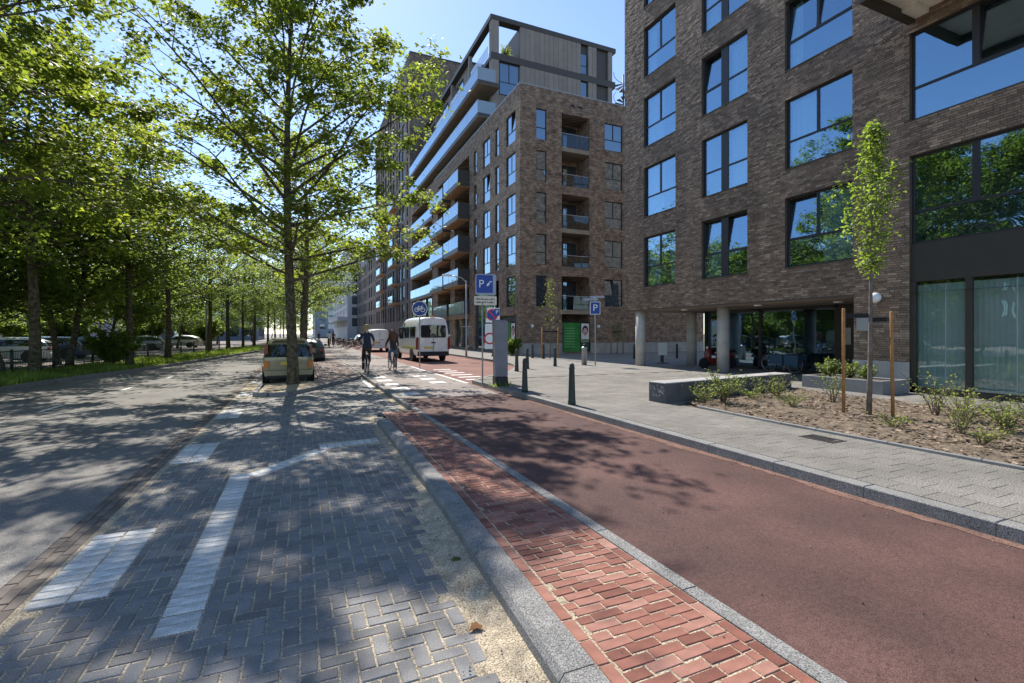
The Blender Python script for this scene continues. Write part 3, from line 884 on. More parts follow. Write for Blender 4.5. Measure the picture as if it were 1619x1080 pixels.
def holed(mb, s0, s1, z0, z1, holes, place, m=0, depth=.12):
    S = sorted({s0, s1, *[h[0] for h in holes], *[h[2] for h in holes]}); Z = sorted({z0, z1, *[h[1] for h in holes], *[h[3] for h in holes]})
    S = [s for s in S if s0 <= s <= s1]; Z = [z for z in Z if z0 <= z <= z1]
    for a, b in zip(S, S[1:]):
        for c, d in zip(Z, Z[1:]):
            cs, cz = (a + b) / 2, (c + d) / 2
            if any(h[0] < cs < h[2] and h[1] < cz < h[3] for h in holes): continue
            mb.face([place(a, c, 0), place(b, c, 0), place(b, d, 0), place(a, d, 0)], m)
    for h in holes:
        a, c, b, d = h[:4]
        q = h[4] if len(h) > 4 else depth
        for (p0, p1) in (((a, c), (b, c)), ((b, c), (b, d)), ((b, d), (a, d)), ((a, d), (a, c))):
            mb.face([place(p0[0], p0[1], 0), place(p0[0], p0[1], q), place(p1[0], p1[1], q), place(p1[0], p1[1], 0)], m)

# ---------------------------------------------------------------- near apartment block (right)
XC = 14.5
FP = 3.2
c_root = thing('apartment_building', 'dark brown brick apartment block on round concrete columns, nearest on the right', 'building', (XC, 12, .12))
def placeC(s, z, d): return (XC + d, -s, z)           # s runs from far (-19.35) to near
SIL, WH = 3.78, 2.26
holes = []; wins = []
for k in range(5):
    z = SIL + FP * k
    wins.append(('cross', 17.92, 15.87, z, WH)); wins.append(('wide', 14.42, 12.30, z, WH)); wins.append(('cross', 10.85, 8.75, z, WH))
for k in range(4): wins.append(('bay', 7.33, 3.0, 3.98 + FP * k - .02, 2.28))
for k in range(4):
    wins.append(('cross', 1.2, -1.0, SIL + FP * k, WH))
for _, y0, y1, z, h in wins:
    bot = z
    if abs(y0 - 7.33) < .01 and z < 5: bot = .12      # bay opening runs down to the shop front
    holes.append((-y0, bot, -y1, z + h))
holes.append((-1.2, .12, 1.0, 3.0))
ZT = 21.0
mb = MB()
holed(mb, -19.35, 6.0, 2.7, ZT, [h for h in holes if h[1] > 2.7] + [(-7.33, 2.7, -3.0, 3.98 - .02 + 2.28)], placeC, 0, .12)
holed(mb, -8.71, 6.0, .12, 2.7, [(-7.33, .12, -3.0, 2.7)], placeC, 0, .12)
# far gable, pier side, roof and back
gab = [(x, SIL + FP * k, x + 2.1, SIL + FP * k + WH, .12) for k in range(5) for x in (16.2, 19.6, 23.0, 26.4)]  # gable windows out of view, added to reflect sun onto the middle block
holed(mb, XC, 34, 2.7, ZT, gab, lambda s, z, d: (s, 19.35 - d, z), 1)
mb.face([(XC, 8.71, .12), (17.9, 8.71, .12), (17.9, 8.71, 2.7), (XC, 8.71, 2.7)], 1)
mb.face([(XC, 19.35, ZT), (34, 19.35, ZT), (34, -6, ZT), (XC, -6, ZT)], 1)
mb.face([(34, 19.35, .12), (34, -6, .12), (34, -6, ZT), (34, 19.35, ZT)], 1)
mb.face([(XC, -6, .12), (34, -6, .12), (34, -6, ZT), (XC, -6, ZT)], 1)
mb.face([(17.9, 17.6, .12), (34, 17.6, .12), (34, 17.6, 2.7), (17.9, 17.6, 2.7)], 1)
mb.build('wall', [M['mortar'], M['cwall']], c_root, shift=c_root.location)
mb = MB(); mb.face([(XC, 19.35, 2.7), (34, 19.35, 2.7), (34, 8.71, 2.7), (XC, 8.71, 2.7)])
mb.build('soffit', M['soffit'], c_root, shift=c_root.location)

# the visible front's bricks, course by course
rng = random.Random(11)
ROW = .0635; BHH = .0525
brl = []
z = .92
row = 0
while z < 18.6:
    zc = z + BHH / 2
    y0, y1 = (19.35, 3.0) if z >= 2.7 else (8.71, 7.33)
    cuts = sorted([(-h[2], -h[0]) for h in holes if h[1] - .004 < zc < h[3] + .004 and not (h[1] < .5 and False)])
    segs = []; cur = y1
    for a, b in cuts:
        if b < y1 or a > y0: continue
        if a > cur: segs.append((cur, a))
        cur = max(cur, b)
    if cur < y0: segs.append((cur, y0))
    for a, b in segs:
        off = rng.choice((0, .06, .12, .17))
        y = a - off
        while y < b:
            l = .232 if rng.random() > .12 else .115
            p, q = max(y, a) + .004, min(y + l, b) - .004
            if q - p > .02: brl.append((p, q, z, .006 + rng.random() * .005))
            y += l + .001
    z += ROW; row += 1
cam_p = (0, 0, 1.65)
def bdist(b): 
    dy = (b[0] + b[1]) / 2; dz = b[2] - 1.65
    vis = dy > 7.2 if b[2] < 3 else dy > 5.0
    return (XC ** 2 + dy ** 2 + dz ** 2) - 40 * (b[1] - b[0]) + (0 if vis else 1e5)
brl.sort(key=bdist)
rest = MB()
for n, (p, q, z, d) in enumerate(brl):
    if n < 300:
        l = round((q - p) / .01) * .01
        key = ('cb', l, round(d, 3))
        if key not in wcache:
            b = MB(); b.box((-d, -l / 2, 0), (.02, l / 2, BHH)); wcache[key] = b.mesh('brick', M['cbrick'])
        obj('brick', wcache[key], c_root, (0, (p + q) / 2 - 12, z - .12))
    else:
        x0 = XC - d
        i = len(rest.v)
        rest.v += [(x0, p, z), (x0, q, z), (x0, q, z + BHH), (x0, p, z + BHH), (XC + .01, p, z), (XC + .01, q, z), (XC + .01, q, z + BHH), (XC + .01, p, z + BHH)]
        fs = [(i, i + 3, i + 2, i + 1), (i, i + 1, i + 5, i + 4), (i + 1, i + 2, i + 6, i + 5), (i + 2, i + 3, i + 7, i + 6), (i + 3, i, i + 4, i + 7)]
        rest.f += fs; rest.m += [0] * 5; rest.s += [False] * 5
tag(rest.build('brick', M['cbrick'], c_root, shift=c_root.location), kind='stuff')
# grey concrete plinth under the pier
mb = MB(); mb.box((XC - .02, 7.33, .1), (XC + .06, 8.73, .90)); mb.build('plinth', M['plinth'], c_root, shift=c_root.location)

# windows; seen from outside the frame's x axis runs from far to near
RZ = R(-90)
tilts = {('wide', 0): (1, 3), ('wide', 2): (1,), ('cross', 0): (1,), ('cross2', 2): (1, 2)}
for k, (kind, y0, y1, z, h) in enumerate(wins):
    w = y0 - y1
    bars, panes = layout(kind, w, h)
    fl = int((z - 3) / FP)
    t = ()
    if kind == 'wide': t = {0: (1, 3), 2: (1,)}.get(fl, ())
    elif kind == 'cross' and y0 < 12: t = {0: (1,), 2: (1, 2)}.get(fl, ())
    elif kind == 'bay' and fl == 1: t = (2,)
    cur = ()
    if kind == 'cross' and y0 > 12: cur = ((.05, w * .48),) if fl in (1, 2) else ((.1, w * .35), (w * .7, w - .05)) if fl == 0 else ((.06, .5),)
    elif kind == 'cross': cur = ((.05, w * .45),) if fl == 1 else ((.05, .4),) if fl == 2 else ((w * .5, w - .05),)
    elif kind == 'wide': cur = ((w * .57, w - .05),) if fl in (1, 2) else ((.05, w * .4),)
    elif kind == 'bay': cur = ((w * .5, w - .05),) if fl == 1 else ()
    f = add_window(c_root, (XC + .10, y0, z), RZ, w, h, panes, M['glass'], True, t, cur, bars)
for x0, z0, x1, z1, _ in gab:
    bars, panes = layout('cross', 2.1, WH)
    add_window(c_root, (x1, 19.25, z0), R(180), 2.1, WH, panes, M['gableglass'], False, (), (), bars)
# window sills
mb = MB()
for kind, y0, y1, z, h in wins:
    if kind != 'bay': 
        b = MB(); b.box((XC - .035, y1 + .002, z - .028), (XC + .1, y0 - .002, z + .001)); b.build('sill', M['darkmetal'], c_root, shift=c_root.location)
# light sills under two of the far windows, as in the photo
# shop front below the bay: bronze panel, frames, two big panes
b = MB(); b.box((XC + .06, 3.0, 2.98), (XC + .12, 7.33, 3.96)); b.build('spandrel_panel', M['bronze'], c_root, shift=c_root.location)
b = MB()
for y0, y1 in ((7.33, 7.22), (6.20, 6.08), (3.2, 3.0)): b.box((XC + .03, y1, .12), (XC + .13, y0, 2.98))
b.box((XC + .03, 3.0, .12), (XC + .135, 7.33, .27))
b.build('shop_frame', M['bronze'], c_root, shift=c_root.location)
for y0, y1 in ((7.22, 6.62), (6.60, 6.20), (6.08, 5.32), (5.30, 3.2)):
    obj('shop_pane', slab_mesh(y0 - y1, 2.7, .02, M['shopglass'], 'shop_pane'), c_root, (.09, y0 - 12, .15), RZ)
b = MB(); 
for i in range(84): 
    y = 3.1 + i * .05; b.face([(XC + .17 + .010 * (i % 2), y, .2), (XC + .17 + .010 * ((i + 1) % 2), y + .05, .2), (XC + .17 + .010 * ((i + 1) % 2), y + .05, 2.9), (XC + .17 + .010 * (i % 2), y, 2.9)], 0, True)
b.build('blind', M['greycurtain'], c_root, shift=c_root.location)
b = MB(); b.face([(XC + .13, 3, .12), (XC + 3, 3, .12), (XC + 3, 7.3, .12), (XC + .13, 7.3, .12)]); b.face([(XC + 3, 3, .12), (XC + 3, 7.3, .12), (XC + 3, 7.3, 3), (XC + 3, 3, 3)])
b.face([(XC + .13, 3, 3), (XC + 3, 3, 3), (XC + 3, 7.3, 3), (XC + .13, 7.3, 3)])
b.build('shop_floor', M['room'], c_root, shift=c_root.location)
# balcony above the bay
b = MB(); b.box((12.6, 1.2, 9.84), (XC - .003, 7.2, 10.05)); bal = b.build('balcony', M['white_soffit'], c_root, shift=c_root.location)
b = MB(); b.box((12.45, 7.2, 9.66), (XC - .003, 7.36, 10.12)); b.box((12.45, 1.2, 9.66), (12.6, 7.2, 10.12)); b.build('fascia', M['bronze'], bal, shift=c_root.location)
b = MB(); b.box((13.9, 6.9, 9.74), (XC - .003, 7.2, 9.84)); b.build('bracket', M['white_soffit'], bal, shift=c_root.location)
# glass entrance wall in the recess
b = MB()
for y in (17.6, 14.6, 11.4, 10.55, 9.0): b.box((17.86, y - .12 if y > 9 else y - .2, .12), (17.96, y, 2.7))
b.box((17.86, 8.71, .12), (17.965, 17.6, .22)); b.box((17.86, 8.71, 2.6), (17.965, 17.6, 2.7))
b.build('entrance_frame', M['bronze'], c_root, shift=c_root.location)
for y0, y1 in ((17.48, 14.6), (14.48, 11.4), (10.43, 9.0)):
    obj('entrance_pane', slab_mesh(y0 - y1, 2.38, .02, M['glass'], 'entrance_pane'), c_root, (3.42, y0 - 12, .10), RZ)
b = MB(); b.box((17.84, 10.55, .22), (17.94, 11.28, 2.6)); pn = b.build('entrance_panel', M['bronze'], c_root, shift=c_root.location)
b = MB(); b.box((17.815, 10.8, 1.25), (17.84, 11.0, 1.85)); b.build('intercom', M['galv'], pn, shift=c_root.location)
b = MB(); b.box((17.80, 10.62, 1.0), (17.84, 10.66, 1.35)); b.build('door_handle', M['galv'], pn, shift=c_root.location)
b = MB(); b.face([(17.97, 8.8, .13), (22, 8.8, .13), (22, 17.5, .13), (17.97, 17.5, .13)]); b.face([(22, 8.8, .12), (22, 17.5, .12), (22, 17.5, 2.7), (22, 8.8, 2.7)])
b.build('hall_floor', M['room'], c_root, shift=c_root.location)
# round columns
for x, y in ((14.85, 18.6), (15.35, 14.15), (17.45, 18.0), (15.0, 9.6)):
    if y < 10: continue
    b = MB(); b.lathe([(.235, 0), (.235, 2.58)], 20)
    b.build('column', M['concrete'], c_root, (x - XC, y - 12, 0))
# soffit lights, wall lamp, plaque
for x, y in ((15.4, 16.3), (16.2, 10.2), (15.4, 12.6)):
    b = MB(); b.lathe([(.0, 0), (.13, .0), (.16, .05)], 16); b.build('soffit_light', M['lampglobe'], c_root, (x - XC, y - 12, 2.53))
b = MB(); b.box((XC - .04, 8.28, 1.72), (XC - .018, 8.62, 2.08)); b.build('wall_plaque', M['galv'], c_root, shift=c_root.location)
lamp = thing('wall_lamp', 'white globe lamp on the brick pier beside the large shop window', 'lamp', (XC - .02, 8.05, 2.62))
b = MB(); b.box((-.05, -.06, -.06), (0, .06, .06)); b.build('bracket', M['black'], lamp)
b = MB(); b.lathe([(.0, -.14), (.08, -.12), (.13, -.06), (.145, 0), (.13, .06), (.08, .12), (0, .14)], 16); b.build('globe', M['lampglobe'], lamp, (-.16, 0, 0))

# ---------------------------------------------------------------- far apartment block (middle)
YB = 31.6
b_root = thing('apartment_building', 'brown brick corner block with loggias, street balconies and a grey penthouse', 'building', (XC, YB, .12))
def placeN(s, z, d): return (s, YB + d, z)
def placeS(s, z, d): return (XC + d, -s, z)
BP = 3.06
heads = [5.9 + BP * k for k in range(5)]
holes = []; nw = []
for k, hd in enumerate(heads):
    nw.append(('slim', 15.8, 16.66, hd - 2.26, 2.26)); nw.append(('cross', 21.78, 23.46, hd - 2.15, 2.12))
    nw.append(('cross', 26.5, 28.2, hd - 2.15, 2.12))
for kind, x0, x1, z, h in nw: holes.append((x0, z, x1, z + h, .13))
LG = [(17.94, 20.39, 12.75, 18.15), (17.94, 20.39, 6.65, 12.1), (17.94, 20.39, 2.48, 5.95)]
for x0, x1, z0, z1 in LG: holes.append((x0, z0, x1, z1, 1.8))
holes.append((18.0, .25, 20.45, 2.48, .15))
mb = MB()
holed(mb, XC, 32, .1, 19.7, holes, placeN)
# street side
sw = []
for k, hd in enumerate(heads):
    for kind, ya, yb in (('cross', 34.2, 32.4), ('slim', 36.5, 35.65), ('cross', 39.4, 37.6), ('slim', 41.75, 40.95)):
        sw.append((kind, ya, yb, hd - 2.26, 2.26))
holes = [(-ya, z, -yb, z + h, .13) for kind, ya, yb, z, h in sw]
holes.append((-41.5, .3, -36.6, 5.2, .2)); holes.append((-35.6, .3, -32.3, 3.0, .2))
sw = [x for x in sw if not (x[3] < 5 and x[1] > 36.6 - .3)]
holes = [h for h in holes if not (h[1] < 5 and h[1] > 3 and -h[0] > 36.6)]
# loggia openings behind the street balconies
lo = []
for k in range(5):
    zs = 3.35 + BP * k
    for ya, yb in ((47.6, 43.0), (54.2, 49.2)): lo.append((-ya, zs + .15, -yb, zs + 2.75, 1.5))
    lo.append((-68.3, zs + .15, -56.7, zs + 2.75, 1.5))
for ya, yb in ((47.4, 45.6), (45.2, 43.2), (54.2, 52.0), (51.6, 49.4), (60, 56.7), (64, 60.6), (68.3, 64.6)): lo.append((-ya, .3, -yb, 3.2, .25))
holed(mb, -69.6, -YB, .1, 19.7, holes + lo, placeS)
mb.face([(XC, YB, 19.7), (32, YB, 19.7), (32, 69.6, 19.4), (XC, 69.6, 19.4)])
mb.face([(32, YB, .1), (32, 69.6, .1), (32, 69.6, 19.7), (32, YB, 19.7)])
mb.build('wall', M['bwall'], b_root, shift=b_root.location)
def bpart(name, mbx, m, par=None): return mbx.build(name, m, par or b_root, shift=b_root.location)
b = MB(); b.box((XC - .02, YB - .02, 19.7), (32, YB + .3, 19.76)); b.box((XC - .02, YB + .3, 19.7), (XC + .3, 56, 19.76)); bpart('parapet_coping', b, M['galv'])
b = MB(); b.box((XC - .025, YB - .025, .1), (17.97, YB + .05, .92)); b.box((20.48, YB - .025, .1), (32, YB + .05, .92)); bpart('plinth', b, M['plinth'])
rngb = random.Random(4)
for kind, x0, x1, z, h in nw:
    bars, panes = layout(kind, x1 - x0, h)
    add_window(b_root, (x0, YB + .09, z), 0, x1 - x0, h, panes, M['farglass'], False, (1,) if (kind == 'cross' and z < 5) else (), (), bars)
for n, (kind, ya, yb, z, h) in enumerate(sw):
    bars, panes = layout(kind, ya - yb, h)
    add_window(b_root, (XC + .09, ya, z), RZ, ya - yb, h, panes, M['farglass'], False, (2,) if n in (11, 6, 13) else (), (), bars)
# loggias of the near face: back wall, slabs, doors, glass balustrades
for x0, x1, z0, z1 in LG:
    b = MB(); b.face([(x0, YB + 1.8, z0), (x1, YB + 1.8, z0), (x1, YB + 1.8, z1), (x0, YB + 1.8, z1)]); bpart('loggia_wall', b, M['bwall'])
for k in range(5):
    z = 3.42 + BP * k
    b = MB(); b.box((17.95, YB + .02, z - .32), (20.38, YB + 1.79, z)); bpart('loggia_slab', b, M['soffit'])
    for x0, x1 in ((18.1, 18.95), (19.0, 20.2)):
        bars, panes = layout('single', x1 - x0, 2.3)
        add_window(b_root, (x0, YB + 1.72, z + .02), 0, x1 - x0, 2.3, panes, M['farglass'], False, (), (), bars)
    bl_ = bpart('balustrade', (lambda q: (q.box((17.96, YB + .06, z + 1.03), (20.37, YB + .11, z + 1.07)), q)[1])(MB()), M['galv'])
    b = MB(); b.box((17.97, YB + .07, z + .05), (20.36, YB + .09, z + 1.03)); bpart('glass_panel', b, M['clearglass'], bl_)
# green shop panels with white ruled lines and a poster
def shop_panel(px, py, rz, w, mirrored=False):
    t = thing('shop_window_poster', 'green shop panel with pale lines beside a portrait poster, ' + ('facing the street crossing' if rz else 'under the corner loggias'), 'poster', (px, py, .26), rz)
    b = MB(); b.box((0, .04, 0), (w, .07, 2.2)); b.build('green_panel', M['green'], t)
    for k in range(8):
        b = MB(); b.box((w * .10, .03, .35 + k * .2), (w * .68, .04, .40 + k * .2)); b.build('line', M['lightgreen'], t)
    b = MB(); b.box((w + .08, .04, .72), (w + .78, .07, 2.14)); b.build('poster', M['signwhite'], t)
    b = MB(); b.box((w + .08, .045, .0), (w + .78, .07, .68)); b.build('lower_panel', mat('dull_green', (.03, .09, .06)), t)
    def oval(cx, cz, rx, rz_, y, m, nm):
        q = MB(); q.prism([(cx + rx * math.cos(a * math.pi / 12), y, cz + rz_ * math.sin(a * math.pi / 12)) for a in range(24)], (0, .004, 0)); q.build(nm, m, t)
    cx = w + .43
    oval(cx, 1.62, .27, .36, .030, M['black'], 'poster_hair')
    oval(cx, 1.50, .20, .30, .024, mat('poster_face', (.62, .36, .34)), 'poster_face')
    oval(cx, 1.36, .09, .045, .018, M['signred'], 'poster_mouth')
    b = MB(); b.box((w + .10, .034, .74), (w + .76, .04, .95)); b.build('poster_shirt', mat('poster_shirt', (.22, .26, .14)), t)
    b = MB(); b.box((-.06, .02, -.05), (0, .10, 2.27)); b.box((w, .02, 0), (w + .07, .10, 2.2)); b.box((w + .79, .02, 0), (w + .86, .10, 2.2)); b.box((0, .02, 2.2), (w + .86, .1, 2.27)); b.box((0, .02, -.05), (w + .86, .1, 0)); b.build('frame', M['black'], t)
shop_panel(18.1, YB + .02, 0, 1.5)
shop_panel(XC + .05, 35.35, RZ, 1.9)
b = MB(); b.box((XC + .14, 32.35, .3), (XC + .17, 35.55, 3.0)); bpart('shop_backing', b, M['black'])
for x, y in ((15.4, YB), (21.1, YB)):
    l = thing('wall_lamp', 'small white globe lamp on the far block, ' + ('left of the green panel' if x < 18 else 'right of the portrait poster'), 'lamp', (x, y, 2.17))
    b = MB(); b.lathe([(0, -.13), (.09, -.1), (.13, 0), (.09, .1), (0, .13)], 12); b.build('globe', M['lampglobe'], l, (0, -.16, 0))
    b = MB(); b.box((-.04, -.06, -.04), (.04, 0, .04)); b.build('bracket', M['black'], l)
for x in (18.7, 19.4):
    b = MB(); b.box((x, YB - .02, 18.78), (x + .35, YB + .02, 18.92)); bpart('vent', b, M['black'])
# street side: large shop glazing, balconies
for (ya, yb, z0, z1) in ((41.5, 36.6, .3, 5.2),) + tuple((a, c, .3, 3.2) for a, c in ((47.4, 45.6), (45.2, 43.2), (54.2, 52.0), (51.6, 49.4), (60, 56.7), (64, 60.6), (68.3, 64.6))):
    w = ya - yb
    bars, panes = layout('pair', w, z1 - z0)
    add_window(b_root, (XC + .17, ya, z0), RZ, w, z1 - z0, panes, M['farglass'], False, (), (), bars)
for k in range(5):
    zs = 3.35 + BP * k
    b = MB(); b.face([(XC + 1.5, 42.9, zs), (XC + 1.5, 68.4, zs), (XC + 1.5, 68.4, zs + 2.9), (XC + 1.5, 42.9, zs + 2.9)]); bpart('loggia_wall', b, M['bwall'])
    for ya, yb, out in ((47.8, 42.9, 1.15), (54.4, 49.1, .9)):
        low = k == 0
        o = out * (.5 if low else 1)
        b = MB(); b.box((XC - o, yb, zs - .25), (XC + 1.49, ya, zs + .12)); bal = bpart('balcony', b, M['bwall'] if k == 0 else M['darkmetal'])
        b = MB(); b.box((XC - o + .02, yb + .02, zs - .29), (XC + 1.4, ya - .02, zs - .25)); bpart('soffit', b, M['wood_soffit'], bal)
        b = MB(); b.box((XC - o, yb, zs + .15), (XC - o + .03, ya - 1.9, zs + 1.25)); bpart('glass_panel', b, M['balglass'], bal)
        b = MB(); b.box((XC - o, ya - 1.85, zs + .15), (XC - o + .03, ya, zs + 1.25)); bpart('glass_panel', b, M['balglass'], bal)
        b = MB(); b.box((XC - o + .03, yb, zs + .15), (XC + .1, yb + .03, zs + 1.25)); bpart('side_panel', b, M['darkmetal'], bal)
        b = MB(); b.box((XC - o - .01, yb - .01, zs + 1.25), (XC - o + .04, ya - 1.9, zs + 1.29)); bpart('handrail', b, M['galv'], bal)
        for yy in (yb + .6, yb + 2.6):
            bars, panes = layout('single', 1.7, 2.3)
            add_window(b_root, (XC + 1.42, yy + 1.7, zs + .15), RZ, 1.7, 2.3, panes, M['farglass'], False, (), (), bars)
    b = MB(); b.box((XC - .12, 56.5, zs - .22), (XC + 1.49, 68.5, zs + .12)); bal = bpart('balcony', b, M['darkmetal'])
    b = MB(); b.box((XC - .1, 56.5, zs - .26), (XC + 1.4, 68.5, zs - .22)); bpart('soffit', b, M['wood_soffit'], bal)
    if k == 0:
        for yy in (57.2, 60.2, 63.2, 66.0):
            bars, panes = layout('cross', 1.9, 2.4)
            add_window(b_root, (XC + .05, yy + 1.9, zs + .2), RZ, 1.9, 2.4, panes, M['farglass'], False, (), (), bars)
    else:
        for j in range(4):
            b = MB(); b.box((XC - .14, 56.55 + j * 3, zs + .12), (XC - .11, 56.55 + j * 3 + 2.96, zs + 1.2)); bpart('glass_panel', b, M['balglass'], bal)
        for yy in (57.4, 61, 64.6):
            bars, panes = layout('pair', 2.6, 2.3)
            add_window(b_root, (XC + 1.42, yy + 2.6, zs + .15), RZ, 2.6, 2.3, panes, M['farglass'], False, (), (), bars)
# two long roof-level balconies
for zs in (21.2, 24.15):
    b = MB(); b.box((XC - .1, 40.3, zs - .3), (16.5, 69.5, zs)); bal = bpart('balcony', b, M['darkmetal'])
    b = MB(); b.box((XC - .08, 40.32, zs - .33), (16.4, 69.5, zs - .3)); bpart('soffit', b, M['soffit'], bal)
    for j in range(10):
        b = MB(); b.box((XC - .12, 40.32 + j * 2.92, zs + .02), (XC - .09, 40.32 + j * 2.92 + 2.89, zs + 1.12)); bpart('glass_panel', b, M['balglass'], bal)
    b = MB(); b.box((XC - .09, 40.3, zs + .02), (16.1, 40.33, zs + 1.12)); bpart('glass_panel', b, M['balglass'], bal)
    b = MB(); b.box((XC - .13, 40.28, zs + 1.12), (XC - .07, 69.5, zs + 1.16)); bpart('handrail', b, M['galv'], bal)
# set-back storeys behind the balconies
mb = MB()
PX, PY = 16.35, 42.0
mb.box((PX + .5, PY + .3, 19.7), (30.0, 69.5, 24.4), 0)
bpart('setback_wall', mb, M['panel'])
for zs in (19.9, 21.25, ):
    pass
for j in range(7):
    for zs in (21.3, 24.3):
        bars, panes = layout('pair', 2.4, 2.3)
        add_window(b_root, (PX + .42, 44.4 + j * 3.6 + 2.4, zs), RZ, 2.4, 2.3, panes, M['farglass'], False, (), (), bars)
# penthouse: cladding panels as separate boards
ph = MB(); ph.box((19.3, PY + .25, 24.4), (30.0, 69.4, 31.0)); bpart('penthouse_core', ph, M['darkmetal'])
ph = MB(); ph.box((PX + .5, PY + 8, 24.4), (19.3, 69.4, 31.0)); bpart('penthouse_core', ph, M['panel'])
b = MB(); b.box((PX - .1, PY - .05, 31.0), (30.3, PY + .75, 31.45)); b.box((PX - .1, PY + .75, 31.0), (PX + .5, 69.4, 31.45)); b.box((PX + .5, PY + 8, 31.0), (30.3, 69.4, 31.3)); bpart('roof_edge', b, M['darkmetal'])
b = MB(); b.box((PX - .08, PY - .03, 27.3), (30.25, PY + .5, 27.95)); b.box((PX + .0, PY + .5, 27.4), (PX + .4, 69.4, 27.8)); bpart('floor_edge', b, M['darkmetal'])
for z0, z1 in ((27.95, 31.0), (19.8, 27.3)):
    b = MB(); b.box((PX, PY, z0), (PX + .75, PY + .6, z1)); bpart('corner_pillar', b, M['panel'])
for zz0, zz1 in ((27.95, 31.0), (19.8, 27.3)):
    x = 19.3
    while x < 25.6:
        b = MB(); b.box((x + .012, PY, zz0), (x + .508, PY + .24, zz1)); bpart('cladding_panel', b, M['panel']); x += .52
    for x in (26.95, 27.45):
        b = MB(); b.box((x + .012, PY, zz0), (x + .488, PY + .24, zz1)); bpart('cladding_panel', b, M['panel'])
b = MB(); b.box((29.4, PY + .02, 19.8), (29.9, PY + .4, 31.0)); bpart('corner_post', b, M['panel'])
for z, h in ((28.0, 2.1), (24.6, 2.6)):
    bars, panes = layout('slim', 1.0, h); add_window(b_root, (25.8, PY + .05, z), 0, 1.0, h, panes, M['farglass'], False, (), (), bars)
bars, panes = layout('cross', 2.0, 3.0); add_window(b_root, (17.2, PY + .12, 24.2), 0, 2.0, 3.0, panes, M['farglass'], False, (), (), bars)
b = MB(); b.box((17.1, PY + .2, 19.8), (19.3, PY + .3, 24.2)); bpart('infill_panel', b, M['panel'])
# open roof terrace frame towards the street
for yy in (48.5, 55, 62, 69):
    b = MB(); b.box((PX, yy, 27.8), (PX + .35, yy + .35, 31.0)); bpart('terrace_post', b, M['panel'])
for yy in (43, 50.5, 57, 63):
    b = MB(); b.box((PX - .01, yy, 27.95), (PX + .02, yy + 5, 29.0)); bpart('glass_panel', b, M['clearglass'])
for yy in (52, 58, 64):
    bars, panes = layout('pair', 2.4, 2.4); add_window(b_root, (PX + .45, yy + 2.4, 28.0), RZ, 2.4, 2.4, panes, M['farglass'], False, (), (), bars)
b = MB(); b.box((22.9, 43.5, 31.3), (24.2, 44.6, 31.75)); bpart('roof_unit', b, M['darkmetal'])
b = MB(); b.lathe([(.22, 0), (.22, .3), (.34, .3), (.34, .55), (.05, .7)], 12, (16.6, 33.0, 19.5)); bpart('roof_vent', b, M['galv'])
# spiral stair at the far end of the roof
sp = MB()
sp.tube([(31.3, 42, 24.5), (31.3, 42, 29.0)], .08, 8)
bpart('stair_post', sp, M['darkmetal'])
for k in range(18):
    a = k * .5; z = 24.6 + k * .2
    T = Matrix.Translation((31.3, 42, z)) @ Matrix.Rotation(a, 4, 'Z')
    b = MB(); b.add([(0.05, -.05, 0), (1.0, -.2, 0), (1.0, .2, 0), (0.05, .05, 0), (0.05, -.05, .05), (1.0, -.2, .05), (1.0, .2, .05), (0.05, .05, .05)], [(0, 3, 2, 1), (4, 5, 6, 7), (0, 1, 5, 4), (1, 2, 6, 5), (2, 3, 7, 6), (3, 0, 4, 7)], 0, False, T)
    bpart('stair_tread', b, M['darkmetal'])
b = MB(); b.tube([(31.3 + math.cos(k * .25), 42 + math.sin(k * .25), 25.7 + k * .1) for k in range(37)], .03, 6); bpart('stair_rail', b, M['darkmetal'])

# ---------------------------------------------------------------- tower and further blocks
def block(name, label, cat, x0, y0, x1, y1, h, wm, rows, cols_s, cols_n, wsize, ph=3.06, z0=3.6, gm='farglass', kinds=('cross',), east=()):
    t = thing(name, label, cat, (x0, y0, 0))
    holes = []; out = []
    for k in range(rows):
        for n, yy in enumerate(cols_s):
            w = wsize[0] * (1 if n % 3 else .55); out.append(('s', yy, k, w))
    mb = MB()
    hs = [(-(yy + w), z0 + k * ph, -yy, z0 + k * ph + wsize[1], .14) for (_, yy, k, w) in out]
    holed(mb, -y1, -y0, 0, h, hs, lambda s, z, d: (x0 + d, -s, z))
    hn = [(xx, z0 + k * ph, xx + wsize[0], z0 + k * ph + wsize[1], .14) for xx in cols_n for k in range(rows)]
    holed(mb, x0, x1, 0, h, hn, lambda s, z, d: (s, y0 + d, z))
    he = [(yy, z0 + k * ph, yy + wsize[0], z0 + k * ph + wsize[1], .14) for yy in east for k in range(rows)]
    holed(mb, y0, y1, 0, h, he, lambda s, z, d: (x1 - d, s, z))
    for a, b_, c_, d_, _ in he:
        bars, panes = layout('pair', wsize[0], wsize[1]); add_window(t, (x1 - .1, a, b_), R(90), wsize[0], wsize[1], panes, M[gm], False, (), (), bars)
    mb.face([(x0, y0, h), (x1, y0, h), (x1, y1, h), (x0, y1, h)]); mb.face([(x0, y1, 0), (x1, y1, 0), (x1, y1, h), (x0, y1, h)])
    mb.build('wall', wm, t, shift=(x0, y0, 0))
    for _, yy, k, w in out:
        bars, panes = layout('pair' if w > 1.4 else 'single', w, wsize[1]); add_window(t, (x0 + .1, yy + w, z0 + k * ph), RZ, w, wsize[1], panes, M[gm], False, (), (), bars)
    for xx in cols_n:
        for k in range(rows):
            bars, panes = layout('pair', wsize[0], wsize[1]); add_window(t, (xx, y0 + .1, z0 + k * ph), 0, wsize[0], wsize[1], panes, M[gm], False, (), (), bars)
    return t
